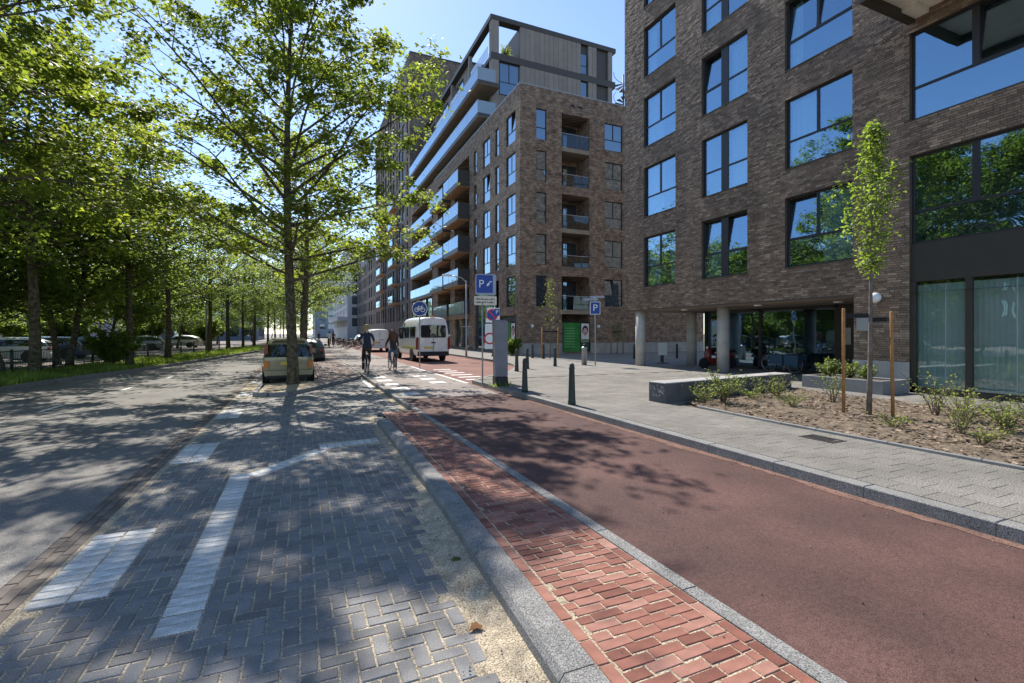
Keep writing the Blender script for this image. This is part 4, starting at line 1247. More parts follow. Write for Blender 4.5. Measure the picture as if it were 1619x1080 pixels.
tw = block('apartment_tower', 'tall dark brick tower rising behind the corner block', 'building', XC - .01, 69.7, 31, 104, 42.2, M['towerwall'], 12, [71 + 2.75 * k for k in range(12)], [25.0], (1.75, 2.5))
b = MB(); b.box((XC - .05, 69.65, 42.2), (31.05, 104.1, 42.4)); b.build('roof_edge', M['darkmetal'], tw, shift=(XC - .01, 69.7, 0))
for k in range(1, 7):
    for yy in (78.5, 92):
        zs = 3.3 + 3.06 * k
        b = MB(); b.box((XC - 1.0, yy, zs), (XC - .02, yy + 4.2, zs + .25)); bal = b.build('balcony', M['wood_soffit'], tw, shift=(XC - .01, 69.7, 0))
        b = MB(); b.box((XC - 1.0, yy, zs + .25), (XC - .97, yy + 4.2, zs + 1.3)); b.build('glass_panel', M['balglass'], bal, shift=(XC - .01, 69.7, 0))
block('apartment_building', 'brick block further down the street beyond the tower', 'building', XC, 104.3, 30, 140, 18.5, M['towerwall'], 5, [106 + 3.4 * k for k in range(10)], [], (2.0, 2.2))
t = block('office_building', 'light grey slender block with dark window strips at the end of the street', 'building', 12.0, 141, 28, 200, 26, M['farlight'], 7, [143 + 4.6 * k for k in range(12)], [13.2, 16.5, 20], (2.4, 2.3))
b = MB(); b.box((9.5, 141.5, 5.2), (12.0, 185, 6.3)); b.build('canopy', M['farlight'], t, shift=(12.0, 141, 0))
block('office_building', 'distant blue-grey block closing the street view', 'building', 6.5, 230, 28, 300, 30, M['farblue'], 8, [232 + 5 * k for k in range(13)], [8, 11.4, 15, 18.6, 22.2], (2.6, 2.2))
block('apartment_building', 'reddish brick block seen between the tree trunks on the left', 'building', -75, 66, -38, 84, 17, M['farbrick'], 5, [], [-74 + 3.6 * k for k in range(10)], (1.9, 2.0), east=[67 + 3.4 * k for k in range(5)])
block('apartment_building', 'long pale block far left behind the park trees', 'building', -64, 118, -30, 140, 13, M['farlight'], 4, [], [-63 + 3.3 * k for k in range(10)], (2.0, 1.9), east=[119.5 + 3.4 * k for k in range(6)])
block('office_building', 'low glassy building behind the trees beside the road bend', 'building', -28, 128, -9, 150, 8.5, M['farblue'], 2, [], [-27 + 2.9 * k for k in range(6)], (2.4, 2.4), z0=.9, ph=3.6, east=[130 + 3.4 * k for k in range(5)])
block('apartment_building', 'dark red block at the far left edge behind the parked cars', 'building', -72, 30, -46, 58, 15, M['farbrick'], 4, [], [-71 + 3.4 * k for k in range(7)], (1.9, 1.9), east=[31.5 + 3.4 * k for k in range(7)])
# ---------------------------------------------------------------- trees
LEAF = np.array([(0, 0, 0), (.30, -.02, .02), (.52, .30, -.05), (.27, .42, .03), (.0, 1.0, -.07), (-.27, .42, .03), (-.52, .30, -.05), (-.30, -.02, .02), (0, .36, .09)], dtype=float)
LEAF_F = np.array([(8, 0, 1), (8, 1, 2), (8, 2, 3), (8, 3, 4), (8, 4, 5), (8, 5, 6), (8, 6, 7), (8, 7, 0)])
LEAF4 = np.array([(0, 0, 0), (.34, .28, -.05), (.16, .62, .02), (0, 1, -.05), (-.16, .62, .02), (-.34, .28, -.05), (0, .42, .08)], dtype=float)
LEAF4_F = np.array([(6, 0, 1), (6, 1, 3), (6, 3, 5), (6, 5, 0)])
OVAL = np.array([(0, 0, 0), (.25, .45, .0), (0, 1, -.05), (-.25, .45, .0), (0, .45, .06)], dtype=float)
OVAL_F = np.array([(4, 0, 1), (4, 1, 2), (4, 2, 3), (4, 3, 0)])
def leaf_mesh(name, P, size, g, m, tmpl=LEAF, tf=LEAF_F, outward=None, flat=.55):
    n = len(P)
    az = g.random(n) * 2 * np.pi
    # normal leaning mostly upward; leaf axis drooping outward
    nz = np.stack([g.normal(0, flat, n), g.normal(0, flat, n), np.ones(n)], 1)
    if outward is not None: nz[:, :2] += outward * .35
    nz /= np.linalg.norm(nz, axis=1)[:, None]
    d = np.stack([np.cos(az), np.sin(az), -.35 * np.ones(n)], 1)
    d -= nz * np.sum(d * nz, 1)[:, None]; d /= np.linalg.norm(d, axis=1)[:, None]
    x = np.cross(d, nz)
    s = size * (.65 + .6 * g.random(n))
    V = P[:, None, :] + s[:, None, None] * (tmpl[None, :, 0:1] * x[:, None, :] + tmpl[None, :, 1:2] * d[:, None, :] + tmpl[None, :, 2:3] * nz[:, None, :])
    k = len(tmpl)
    F = (tf[None] + (np.arange(n) * k)[:, None, None]).reshape(-1, 3)
    return np_mesh(name, V.reshape(-1, 3), F, m, False)
def plane_tree(seed, H, r0, first, Rad, nl, per, spray_r, lean=(0, 0), nsec=6, sides=7):
    g = np.random.default_rng(seed); rn = random.Random(seed)
    wood = MB()
    tp = []
    for k in range(11):
        t = k / 10
        tp.append(Vector((lean[0] * t + .10 * math.sin(t * 5 + seed), lean[1] * t + .10 * math.cos(t * 4.1 + seed) - .1, H * .95 * t)))
    def tpt(z):
        t = min(.999, z / (H * .95)) * 10; i = int(t); return tp[i].lerp(tp[i + 1], t - i)
    def trr(z): return r0 * max(.08, (1 - z / H) ** .8)
    wood.tube([tp[0] + Vector((0, 0, -.15)), tp[0] + Vector((0, 0, .25))] + tp[1:], [r0 * 1.35, r0 * 1.08] + [trr(p.z) for p in tp[1:]], 10)
    P = []; O = []
    br = MB()
    for i in range(nl):
        t = (i + rn.random() * .6) / nl
        z = first + (H * .9 - first) * t
        az = i * 2.4 + rn.uniform(-.4, .4)
        prof = float(np.interp(t, (0, .2, .45, .65, .82, 1), (.78, .97, .90, .62, .36, .14)))
        L_ = Rad * prof * rn.uniform(.78, 1.12) * 1.04 + .3
        el = R(16 + 40 * t + rn.uniform(-8, 8))
        base = tpt(z)
        d = Vector((math.cos(az) * math.cos(el), math.sin(az) * math.cos(el), math.sin(el)))
        pts = [base]; p = base.copy(); dd = d.copy()
        n_ = 7
        for k in range(n_):
            dd = (dd + Vector((rn.uniform(-.12, .12), rn.uniform(-.12, .12), .07 - .035 * k))).normalized()
            p = p + dd * (L_ / n_); pts.append(p.copy())
        rb = max(.015, min(trr(z) * .5, (.009 * L_ + .010)))
        br.tube(pts, [rb * (1 - .82 * k / n_) for k in range(n_ + 1)], 6, cap=False)
        def at(s):
            q = s * n_; i_ = min(int(q), n_ - 1); return pts[i_].lerp(pts[i_ + 1], q - i_), (pts[i_ + 1] - pts[i_]).normalized()
        for j in range(nsec + 1):
            s = .14 + .86 * j / nsec
            q, dr = at(min(s, .999))
            if j == nsec: d2 = dr; l2 = .4
            else:
                side = 1 if j % 2 else -1
                perp = dr.cross(Vector((0, 0, 1))).normalized() * side
                d2 = (dr * .55 + perp * rn.uniform(.5, .9) + Vector((0, 0, rn.uniform(-.35, .5)))).normalized()
                l2 = L_ * rn.uniform(.22, .40) * (1.15 - .6 * s) + .35
            q2 = []
            pp = q.copy()
            for k in range(5):
                pp = pp + d2 * l2 / 4 + Vector((0, 0, rn.uniform(-.04, .03))); q2.append(pp.copy())
            if l2 > .6: br.tube([q] + q2[:-1], [rb * .32, rb * .26, rb * .2, rb * .14, .006], 4, cap=False)
            wt = rn.choice((.3, .8, 1.1, 1.7))
            for k, c in enumerate(q2):
                if rn.random() < .12: continue
                m_ = max(1, int(per * (1.35 - .8 * t) * wt * rn.choice((.5, 1, 1.5)) * (.6 + .2 * k)))
                pt = g.normal(0, 1, (m_, 3)) * np.array([spray_r, spray_r, spray_r * .55]) + np.array(c)
                P.append(pt); o_ = np.tile(np.array([[d2.x, d2.y]]), (m_, 1)); O.append(o_)
    return wood, br, np.concatenate(P), np.concatenate(O), g
def build_tree(name, label, group, seed, H, r0, first, Rad, nl, per, size, spray=.3, loc=(0, 0, 0), lean=(0, 0), m='leaf', hero=True, nsec=6, gap=-.35):
    w, b, P, O, g = plane_tree(seed, H, r0, first, Rad, nl, per, spray, lean, nsec)
    ks = g.normal(0, 1, (5, 3)); sd = np.array(sdir); ks = ks - .85 * (ks @ sd)[:, None] * sd; ks = ks / np.linalg.norm(ks, axis=1)[:, None] * np.array([3.6, 4.4, 5.2, 6.2, 7.4])[:, None]
    f = np.sin(P @ ks.T + g.random(5) * 6.28).sum(1)          # leaf clumps and gaps stretched along the sun, shaped for crisp dapples
    kp = f > gap; P = P[kp]; O = O[kp]
    t = thing(name, label, 'tree', loc, 0, group)
    w.build('trunk', M['bark'], t); tag(b.build('branches', M['bark'], t), kind='stuff')
    me = leaf_mesh('crown', P, size, g, M[m], LEAF if hero else LEAF4, LEAF_F if hero else LEAF4_F, O)
    tag(obj('crown', me, t), kind='stuff')
    return t, len(P)
GR = 'plane trees in rows along the avenue'
hero, n = build_tree('plane_tree', 'large plane tree standing in the kerbed island behind the beige car', GR, 21, 14.6, .17, 3.3, 5.3, 46, 38, .125, .22, (-.29, 17.4, 0), nsec=8, gap=-.2)
print('hero leaves', n)
near, n = build_tree('plane_tree', 'nearest plane tree of the left verge, only its hanging crown in view', GR, 33, 13.5, .19, 3.9, 6.0, 46, 50, .13, .27, (-8.8, 12.9, 0), nsec=8, gap=-.8)
print('near leaves', n)
ta, n = build_tree('plane_tree', 'thick plane tree in the verge in front of the railing', GR, 45, 13.0, .20, 4.2, 5.2, 30, 11, .23, .28, (-9.75, 25.3, 0), hero=False)
tb, n = build_tree('plane_tree', 'plane tree beside the dark bush in the verge', GR, 58, 12.0, .17, 3.8, 4.8, 30, 24, .20, .30, (-8.2, 31.0, 0), (.2, .3), m='leaf2', hero=False)
print('row leaves', n)
tl, n = build_tree('plane_tree', 'leaning low crowned plane tree behind the railing', GR, 71, 8.5, .13, 1.9, 4.2, 30, 24, .22, .36, (-13, 30, 0), (-1.1, .5), m='leaf2', hero=False)
def tcopy(src, x, y, rz, s, lab): return copy_tree(src, (x, y, 0), rz, lab, s)
tcopy(near, -10.4, 19.3, 2.0, (1, 1, 1.12), 'plane tree beyond the left frame edge whose crown fills the upper left corner')
second = tcopy(ta, .15, 29.5, 1.9, (.95, .95, 1.0), 'second plane tree of the parking lane, just behind the dark parked car')
lab_lane = 'plane tree further along the parking lane row'
for k, (x, y) in enumerate(((.2, 41.5), (.25, 54), (.3, 67), (.3, 82), (.4, 100))):
    tcopy((tb, ta)[k % 2], x, y, 1.1 + k * 2.2, .92 + .06 * (k % 3), ORD[k + 2] + ' plane tree of the parking lane row, counted from the beige car')
lab_row = 'plane tree with dark trunk further along the left verge'
for k, (x, y) in enumerate(((-8.0, 37.9), (-6.75, 46), (-7.0, 60), (-6.3, 66), (-5.8, 74), (-4.5, 84), (-4, 96))):
    tcopy((ta, tb)[k % 2], x, y, .7 + k * 1.7, .9 + .08 * (k % 3), ORD[k] + ' verge plane tree beyond the dark bush, counted down the road')
lab_lean = 'slim leaning tree beyond the railing on the left'
lean_pos = sorted(((-12.2, 28.6), (-12.0, 33.2), (-10.9, 32.0), (-13.4, 46.5), (-11.8, 46), (-13.6, 58.8), (-12.6, 65), (-16.5, 22.5), (-19, 40), (-24, 52), (-17, 72), (-21, 30), (-28, 40), (-12, 90), (-9, 112)), key=lambda p: screen_u(*p))
for k, (x, y) in enumerate(lean_pos):
    tcopy(tl, x, y, k * 1.3, .95 + .09 * (k % 4), ORD[k] + ' slim leaning tree from the left among those beyond the railing')
tl.location = (-14.5, 26, 0)
lab_far = 'far green tree closing the view at the end of the avenue'
far_pos = sorted(((-22, 120), (-30, 100), (-36, 84), (-16, 135), (-5, 150), (-2, 175), (-12, 170), (-40, 60), (-34, 52), (-44, 46), (-24, 150), (-9, 190), (-18, 200), (-4, 210), (-30, 135), (2, 230)), key=lambda p: screen_u(*p))
for k, (x, y) in enumerate(far_pos):
    tcopy((tb, tl)[k % 2], x, y, k * .9, 1.0 + .1 * (k % 3), ORD[k] + ' far tree from the left in the green backdrop behind the car park')

# young tree between stakes, right
sap = thing('young_tree', 'slender young tree tied between two wooden stakes in the planting bed', 'tree', (9.56, 5.48, .14))
g = np.random.default_rng(9); rn = random.Random(9)
w = MB(); w.tube([(0, 0, 0), (.03, .0, .7), (.05, 0, 1.5), (.06, 0, 2.6), (.09, 0, 4.0), (.13, 0, 5.3)], [.048, .042, .036, .026, .014, .004], 8); w.build('trunk', M['youngbark'], sap)
br = MB(); P = []
for i in range(46):
    t = i / 45; z = 2.55 + 2.75 * t
    L_ = (.80 * (1 - t) ** 1.0 * (.30 + 1.5 * min(t * 3.4, 1)) / 1.5 + .07) * rn.uniform(.55, 1.4); az = i * 2.4
    p0 = Vector((.06 + .07 * t, 0, z)); d = Vector((math.cos(az) * .62, math.sin(az) * .62, .78))
    p1 = p0 + d * L_ * 1.1
    br.tube([p0, p0.lerp(p1, .5) + Vector((0, 0, .03)), p1], [.009, .006, .003], 4, cap=False)
    for k in range(5):
        c = p0.lerp(p1, .25 + .19 * k); P.append(g.normal(0, .065, (11, 3)) + np.array(c))
tag(br.build('branches', M['youngbark'], sap), kind='stuff')
tag(obj('crown', leaf_mesh('crown', np.concatenate(P), .085, g, M['saplingleaf'], OVAL, OVAL_F, None, .9), sap), kind='stuff')
for (x, y, h, ln, lab) in ((9.35, 5.80, 2.0, .0, 'wooden stake left of the young tree'), (9.62, 5.12, 1.92, -.04, 'wooden stake right of the young tree')):
    s = thing('tree_stake', lab, 'stake', (x, y, .12), 0, 'stakes of the young tree')
    b = MB(); b.tube([(0, 0, 0), (ln, 0, h - .02), (ln, 0, h)], [.029, .029, .024], 8); b.build('post', M['stake'], s)
    b = MB(); tx, ty = 9.62 - x, 5.48 - y
    for dz in (-.02,): b.add([(ln, 0, h - .13 + dz - .03), (tx * 1.05, ty * 1.05, h - .13 + dz - .03), (tx * 1.05, ty * 1.05, h - .13 + dz + .05), (ln, 0, h - .13 + dz + .05), (ln + .03, .02, h - .13 + dz - .03), (tx + .03, ty + .02, h - .13 + dz - .03), (tx + .03, ty + .02, h - .13 + dz + .05), (ln + .03, .02, h - .13 + dz + .05)], [(0, 1, 2, 3), (4, 7, 6, 5), (3, 2, 6, 7), (0, 4, 5, 1)])
    b.build('tie_band', M['rubber'], s)

# shrubs: loose stems with small leaves
def shrub(seed, h, spread, ns, lpf, size=.055, m='shrubleaf'):
    g = np.random.default_rng(seed); rn = random.Random(seed)
    st = MB(); P = []
    for i in range(ns):
        az = rn.uniform(0, 6.28); L_ = h * rn.uniform(.6, 1.25); out = spread * rn.uniform(.2, 1.1)
        p = [Vector((math.cos(az) * .04, math.sin(az) * .04, 0))]
        for k in range(1, 5):
            t = k / 4; p.append(Vector((math.cos(az + .3 * t) * out * t ** 1.2, math.sin(az + .3 * t) * out * t ** 1.2, L_ * t * (1 - .18 * t))) + Vector((rn.uniform(-.03, .03), rn.uniform(-.03, .03), 0)))
        st.tube(p, [.007, .006, .005, .004, .002], 4, cap=False)
        for k in range(lpf):
            t = .25 + .75 * rn.random(); q = t * 4; i_ = min(3, int(q)); c = p[i_].lerp(p[i_ + 1], q - i_)
            P.append(g.normal(0, .03, (1, 3)) + np.array([c]))
    return st, leaf_mesh('leaves', np.concatenate(P), size, g, M[m], OVAL, OVAL_F, None, .9)
protos = [shrub(100, .62, .45, 30, 24, .05), shrub(101, .55, .60, 22, 20, .05), shrub(102, .75, .45, 14, 18, .05), shrub(103, .38, .42, 18, 18, .045)]
pm = [(st.mesh('stems', M['twig']), lf) for st, lf in protos]
def place_shrub(k, x, y, z, s, rz, lab, grp='low shrubs of the planting bed'):
    t = thing('shrub', lab, 'shrub', (x, y, z), rz, grp); t.scale = (s, s, s)
    tag(obj('stems', pm[k][0], t), kind='stuff'); tag(obj('leaves', pm[k][1], t), kind='stuff')
SL = [(0, 8.4, 7.75, 1.15, 'bushy shrub in front of the dark concrete bench'), (1, 7.95, 7.85, .9, 'sprawling shrub by the left end of the dark bench'), (3, 9.3, 7.75, 1.0, 'low shrub before the right half of the bench'),
      (1, 10.3, 7.9, 1.0, 'shrub just right of the bushy one, near the bench end'), (2, 10.6, 6.8, 1.0, 'open twiggy shrub between bench and young tree'), (3, 9.2, 6.7, .9, 'small leafy shrub left of the first stake'),
      (2, 10.7, 5.0, 1.05, 'tall wispy shrub right of the young tree'), (1, 10.3, 4.4, 1.0, 'spreading shrub behind the second stake'), (0, 9.6, 3.6, .85, 'dense shrub at the right of the bed near the frame edge'),
      (1, 10.9, 3.7, .95, 'wide shrub in the right back of the bed'), (2, 9.0, 3.9, .95, 'thin shrub nearer the bed edging'), (3, 8.5, 4.5, .8, 'tiny shrub low in the mulch before the stakes'),
      (0, 10.2, 2.7, .85, 'shrub cut by the right edge of the view'), (3, 8.4, 3.4, .9, 'low tuft of leaves at the front of the bed')]
for k, x, y, s, lab in SL: place_shrub(k, x, y, .15, s, x * 7 + y, lab)
# planter with plants at the pier
pl = thing('planter', 'low grey planter box with green plants in front of the brick pier', 'planter', (13.75, 8.35, .12))
b = MB()
b.rbox((-.55, -1.1, 0), (-.45, 1.0, .34), .01); b.rbox((.45, -1.1, 0), (.55, 1.0, .34), .01); b.rbox((-.45, .9, 0), (.45, 1.0, .34), .01); b.rbox((-.45, -1.1, 0), (.45, -1.0, .34), .01)
b.build('box', M['planterbox'], pl)
b = MB(); b.box((-.45, -1.0, .0), (.45, .9, .29)); b.build('earth', M['soil'], pl)
pm.append((lambda q: (q[0].mesh('stems', M['twig']), q[1]))(shrub(140, .55, .30, 30, 26, .09)))
for k, (x, y) in enumerate(((13.7, 8.9), (13.8, 8.4), (13.7, 7.9))):
    place_shrub(4, x, y, .40, (1.0, .9, .8)[k], k, ('leafy plant at the far end of the planter box', 'leafy plant in the middle of the planter box', 'leafy plant at the near end of the planter box')[k], 'plants in the planter box')
# dark bush by the verge, evergreen bushes between the trunks, small street trees by the far block
pm.append((lambda q: (q[0].mesh('stems', M['twig']), q[1]))(shrub(150, 1.6, 1.0, 70, 110, .17, 'leaf2')))
place_shrub(5, -8.75, 30.6, 0, 1.15, 0, 'dark bush at the foot of the verge tree', 'bushes of the verge')
bush_pos = sorted(((-20, 31, 1.6), (-24, 36, 1.9), (-17.5, 36, 1.3), (-27, 44, 2.0), (-22, 46, 1.8), (-18, 52, 1.6), (-30, 34, 2.1), (-26, 28, 1.9), (-15, 62, 1.5), (-22, 62, 2), (-12, 78, 1.8), (-16, 90, 2), (-34, 44, 2.2), (-33, 60, 2.2), (-28, 70, 2.2), (-38, 38, 2.3)), key=lambda p: screen_u(p[0], p[1]))
for k, (x, y, s) in enumerate(bush_pos):
    place_shrub(5, x, y, 0, s * 1.35, k * 1.7, ORD[k] + ' green bush from the left along the back of the car park', 'bushes beyond the car park')
def street_sapling(x, y, h, lab, seed):
    t = thing('young_tree', lab, 'tree', (x, y, .12)); g = np.random.default_rng(seed); rn = random.Random(seed)
    w = MB(); w.tube([(0, 0, 0), (.02, 0, h * .5), (.0, 0, h)], [.04, .03, .006], 6); w.build('trunk', M['youngbark'], t)
    P = []; br = MB()
    for i in range(26):
        z = h * (.36 + .62 * i / 26); L_ = .75 * (1 - i / 30) * rn.uniform(.6, 1.1); az = i * 2.4
        p1 = Vector((math.cos(az) * L_, math.sin(az) * L_, z + L_ * .8)); br.tube([(0, 0, z), p1], [.008, .003], 4, cap=False)
        for k in range(4): P.append(g.normal(0, .1, (3, 3)) + np.array(Vector((0, 0, z)).lerp(p1, .4 + .2 * k)))
    tag(br.build('branches', M['youngbark'], t), kind='stuff')
    tag(obj('crown', leaf_mesh('crown', np.concatenate(P), .10, g, M['leaf'], OVAL, OVAL_F, None, .9), t), kind='stuff')
    for dx in (-.55, .55):
        b = MB(); b.tube([(dx, 0, 0), (dx, 0, 1.9)], .04, 6); b.build('stake', M['stake'], t)
    b = MB(); b.box((-.55, -.02, 1.6), (.55, .02, 1.68)); b.build('tie_band', M['black'], t)
street_sapling(13.9, 25.9, 4.9, 'thin sparse street tree in front of the corner block', 201)
street_sapling(21.5, 29.6, 2.3, 'small staked sapling against the plinth of the corner block', 202)
b_ = None
place_shrub(5, 13.6, 30.9, .12, .75, 1, 'olive bush at the foot of the corner block', 'bushes by the far block')
pm.append((lambda q: (q[0].mesh('stems', M['twig']), q[1]))(shrub(160, 1.3, .6, 24, 26, .14, 'shrubleaf')))
place_shrub(6, 18.2, 43.2, 27.95, 1.3, 0, 'potted shrub on the open penthouse terrace', 'terrace plants')
place_shrub(6, 18.7, 43.6, 27.95, 1.0, 2, 'smaller potted shrub on the open penthouse terrace', 'terrace plants')
# ---------------------------------------------------------------- street furniture
def bollard(x, y, lab, h=.9):
    t = thing('bollard', lab, 'bollard', (x, y, .115), 0, 'dark tapered bollards')
    b = MB(); b.lathe([(.085, 0), (.085, .08), (.078, .10), (.058, h - .14), (.066, h - .12), (.066, h - .10), (.055, h - .09), (.054, h - .05), (.04, h - .015), (.0, h)], 14); b.build('post', M['bollard'], t)
    return t
bollard(5.34, 8.97, 'dark tapered bollard standing alone nearest the camera')
bollard(5.36, 11.38, 'dark bollard just right of the parking meter')
for x, y, lab in ((8.0, 17.75, 'dark bollard at the corner of the service road'), (9.0, 18.85, 'second dark bollard along the curved kerb'), (10.86, 19.75, 'dark bollard before the thin street tree'),
                  (13.2, 26.9, 'far bollard at the corner of the block, left one'), (13.5, 26.0, 'far bollard at the corner of the block, right one'),
                  (18.5, 23.75, 'bollard left of the first concrete column'), (17.8, 20.52, 'small post behind the first concrete column'), (21.4, 23.3, 'bollard in the passage between the columns')):
    bollard(x, y, lab)
# parking meter
t = thing('parking_meter', 'tall grey parking meter with black base at the kerb corner', 'parking meter', (5.35, 13.05, .12), R(-8))
b = MB()
b.add([(-.19, -.15, .28), (.19, -.15, .28), (.17, .15, .28), (-.17, .15, .28), (-.21, -.16, 1.86), (.19, -.16, 1.86), (.19, .13, 1.93), (-.21, .13, 1.93)], [(0, 1, 5, 4), (1, 2, 6, 5), (2, 3, 7, 6), (3, 0, 4, 7), (4, 5, 6, 7), (3, 2, 1, 0)])
b.build('body', M['meter'], t)
b = MB(); b.rbox((-.185, -.16, 0), (.195, .17, .28), .02); b.build('base', M['black'], t)
b = MB(); b.box((-.225, -.165, 1.86), (.20, .02, 1.885)); b.build('cap', M['meter'], t)
b = MB(); b.box((.192, -.10, .3), (.205, .1, 1.84)); b.build('side_panel', M['black'], t)
# signs
def disc(cx, cz, r, y, th, n=24):
    return [(cx + r * math.cos(2 * math.pi * k / n), y, cz + r * math.sin(2 * math.pi * k / n)) for k in range(n)]
def rrect(x0, z0, x1, z1, r, y, n=4):
    P = []
    for cx, cz, a0 in ((x1 - r, z0 + r, -90), (x1 - r, z1 - r, 0), (x0 + r, z1 - r, 90), (x0 + r, z0 + r, 180)):
        for k in range(n + 1):
            a = R(a0 + 90 * k / n); P.append((cx + r * math.cos(a), y, cz + r * math.sin(a)))
    return P
def plate(parent, name, poly, y, th, m):
    b = MB(); b.prism([(p[0], y, p[2]) for p in poly], (0, th, 0)); return b.build(name, m, parent)
YAW = R(-12)
t = thing('parking_sign', 'blue paid parking sign with cream plate below on a thin pole', 'sign', (5.24, 14.0, .12), YAW)
b = MB(); b.tube([(-.08, .03, 0), (-.08, .03, 2.50)], .026, 10); b.build('pole', M['galv'], t)
b = MB(); b.tube([(.04, .05, 2.0), (.04, .05, 3.36)], .026, 10); b.build('upper_pole', M['galv'], t)
plate(t, 'sign_border', rrect(-.30, 2.72, .34, 3.36, .04, 0), .012, .012, M['signgrey'])
plate(t, 'sign_face', rrect(-.27, 2.78, .24, 3.33, .03, 0), .004, .008, M['signblue'])
upright_text('P', .34, M['signwhite'], t, (-.12, .003, 3.05))
q = MB(); q.prism([(.06, -.002, 2.98), (.12, -.002, 3.02), (.15, -.002, 3.08), (.11, -.002, 3.10), (.05, -.002, 3.05)], (0, .005, 0)); q.prism([(.12, -.002, 3.10), (.21, -.002, 3.12), (.21, -.002, 3.15), (.12, -.002, 3.13)], (0, .005, 0)); q.build('hand_symbol', M['signwhite'], t)
plate(t, 'sub_plate', rrect(-.34, 2.40, .36, 2.68, .02, 0), .008, .01, M['cream'])
for k in range(2):
    q = MB(); rr = random.Random(k); x = -.27
    while x < .28:
        w = rr.uniform(.012, .03); q.box((x, .002, 2.565 - k * .10), (x + w, .007, 2.565 - k * .10 + rr.choice((.04, .055, .03)))); x += w + rr.choice((.008, .012, .03))
    q.build('printed_line', M['black'], t)
t = thing('no_parking_sign', 'round blue and red parking restriction sign on a white board behind the meter', 'sign', (5.76, 14.6, .12), YAW)
b = MB(); b.tube([(.06, .05, 0), (.06, .05, 2.4)], .026, 10); b.build('pole', M['galv'], t)
plate(t, 'board', rrect(-.26, 1.88, .20, 2.36, .02, 0), .014, .012, M['signwhite'])
plate(t, 'red_ring', disc(-.05, 2.13, .19, 0, 0), .008, .006, M['signred'])
plate(t, 'blue_disc', disc(-.05, 2.13, .15, 0, 0), .003, .005, M['signblue'])
q = MB(); q.prism([(-.16, -.001, 2.22), (-.13, -.001, 2.25), (.06, -.001, 2.05), (.03, -.001, 2.02)], (0, .004, 0)); q.build('red_bar', M['signred'], t)
plate(t, 'panel', rrect(.02, 2.10, .19, 2.33, .01, 0), .0, .003, M['signblue'])
upright_text('P', .18, M['signwhite'], t, (.11, -.003, 2.22))
plate(t, 'lower_board', rrect(-.28, 1.02, .10, 1.84, .02, 0), .014, .012, M['signwhite'])
plate(t, 'lower_ring', disc(-.13, 1.36, .19, 0, 0), .008, .006, M['signred'])
plate(t, 'lower_disc', disc(-.13, 1.36, .14, 0, 0), .003, .005, M['signwhite'])
# round cycle path sign
t = thing('cycle_path_sign', 'round blue cycle path sign with white bicycle on a slim pole', 'sign', (5.10, 22.3, .0), R(-8))
b = MB(); b.tube([(0, .04, 0), (0, .04, 3.12)], .028, 10); b.build('pole', M['galv'], t)
plate(t, 'rim', disc(0, 2.80, .36, 0, 0), .012, .012, M['signwhite'])
plate(t, 'face', disc(0, 2.80, .325, 0, 0), .005, .007, M['signblue'])
q = MB()
def ring(q, cx, cz, r, w, y):
    n = 20
    for k in range(n):
        a, c = 2 * math.pi * k / n, 2 * math.pi * (k + 1) / n
        q.prism([(cx + r * math.cos(a), y, cz + r * math.sin(a)), (cx + r * math.cos(c), y, cz + r * math.sin(c)), (cx + (r - w) * math.cos(c), y, cz + (r - w) * math.sin(c)), (cx + (r - w) * math.cos(a), y, cz + (r - w) * math.sin(a))], (0, .004, 0))
ring(q, -.14, 2.745, .105, .03, 0); ring(q, .14, 2.745, .105, .03, 0)
def stroke(q, a, c, w, y):
    d = Vector((c[0] - a[0], 0, c[1] - a[1])).normalized(); n_ = Vector((-d.z, 0, d.x)) * w / 2
    q.prism([(a[0] + n_.x, y, a[1] + n_.z), (c[0] + n_.x, y, c[1] + n_.z), (c[0] - n_.x, y, c[1] - n_.z), (a[0] - n_.x, y, a[1] - n_.z)], (0, .004, 0))
for a, c in (((-.14, 2.745), (-.06, 2.88)), ((-.06, 2.88), (.10, 2.88)), ((.14, 2.745), (.09, 2.93)), ((-.06, 2.88), (.0, 2.745)), ((.0, 2.745), (.10, 2.88)), ((-.14, 2.745), (0, 2.745)), ((-.08, 2.92), (-.02, 2.92)), ((.09, 2.93), (.15, 2.93))): stroke(q, a, c, .028, -.0005)
q.build('bicycle_symbol', M['signwhite'], t)
# blue P sign to the right
t = thing('parking_sign', 'small square blue P sign with name plates above, in the shade line of the plaza', 'sign', (13.05, 19.75, .12), R(-25))
b = MB(); b.tube([(.02, .04, 0), (.02, .04, 3.25)], .03, 10); b.build('pole', M['galv'], t)
plate(t, 'sign_border', rrect(-.24, 2.44, .26, 3.06, .03, 0), .010, .012, M['signwhite'])
plate(t, 'sign_face', rrect(-.21, 2.47, .23, 3.03, .03, 0), .004, .006, M['signblue'])
upright_text('P', .46, M['signwhite'], t, (.01, .002, 2.75))
for z, x0 in ((3.12, -.55), (3.24, -.25)):
    plate(t, 'name_plate', rrect(x0, z, x0 + .7, z + .10, .01, 0), .0, .01, M['signgrey'])
b_ = thing('rubbish_post', 'short grey post bin beside the square P sign', 'post', (12.6, 20.0, .12))
b = MB(); b.lathe([(.13, 0), (.13, .78), (.15, .8), (.13, .86), (.0, .9)], 14); b.build('body', M['galv'], b_)
b = MB(); b.lathe([(.06, 0), (.09, .08), (0, .12)], 10, (.02, 0, .9)); b.build('cap', M['black'], b_)
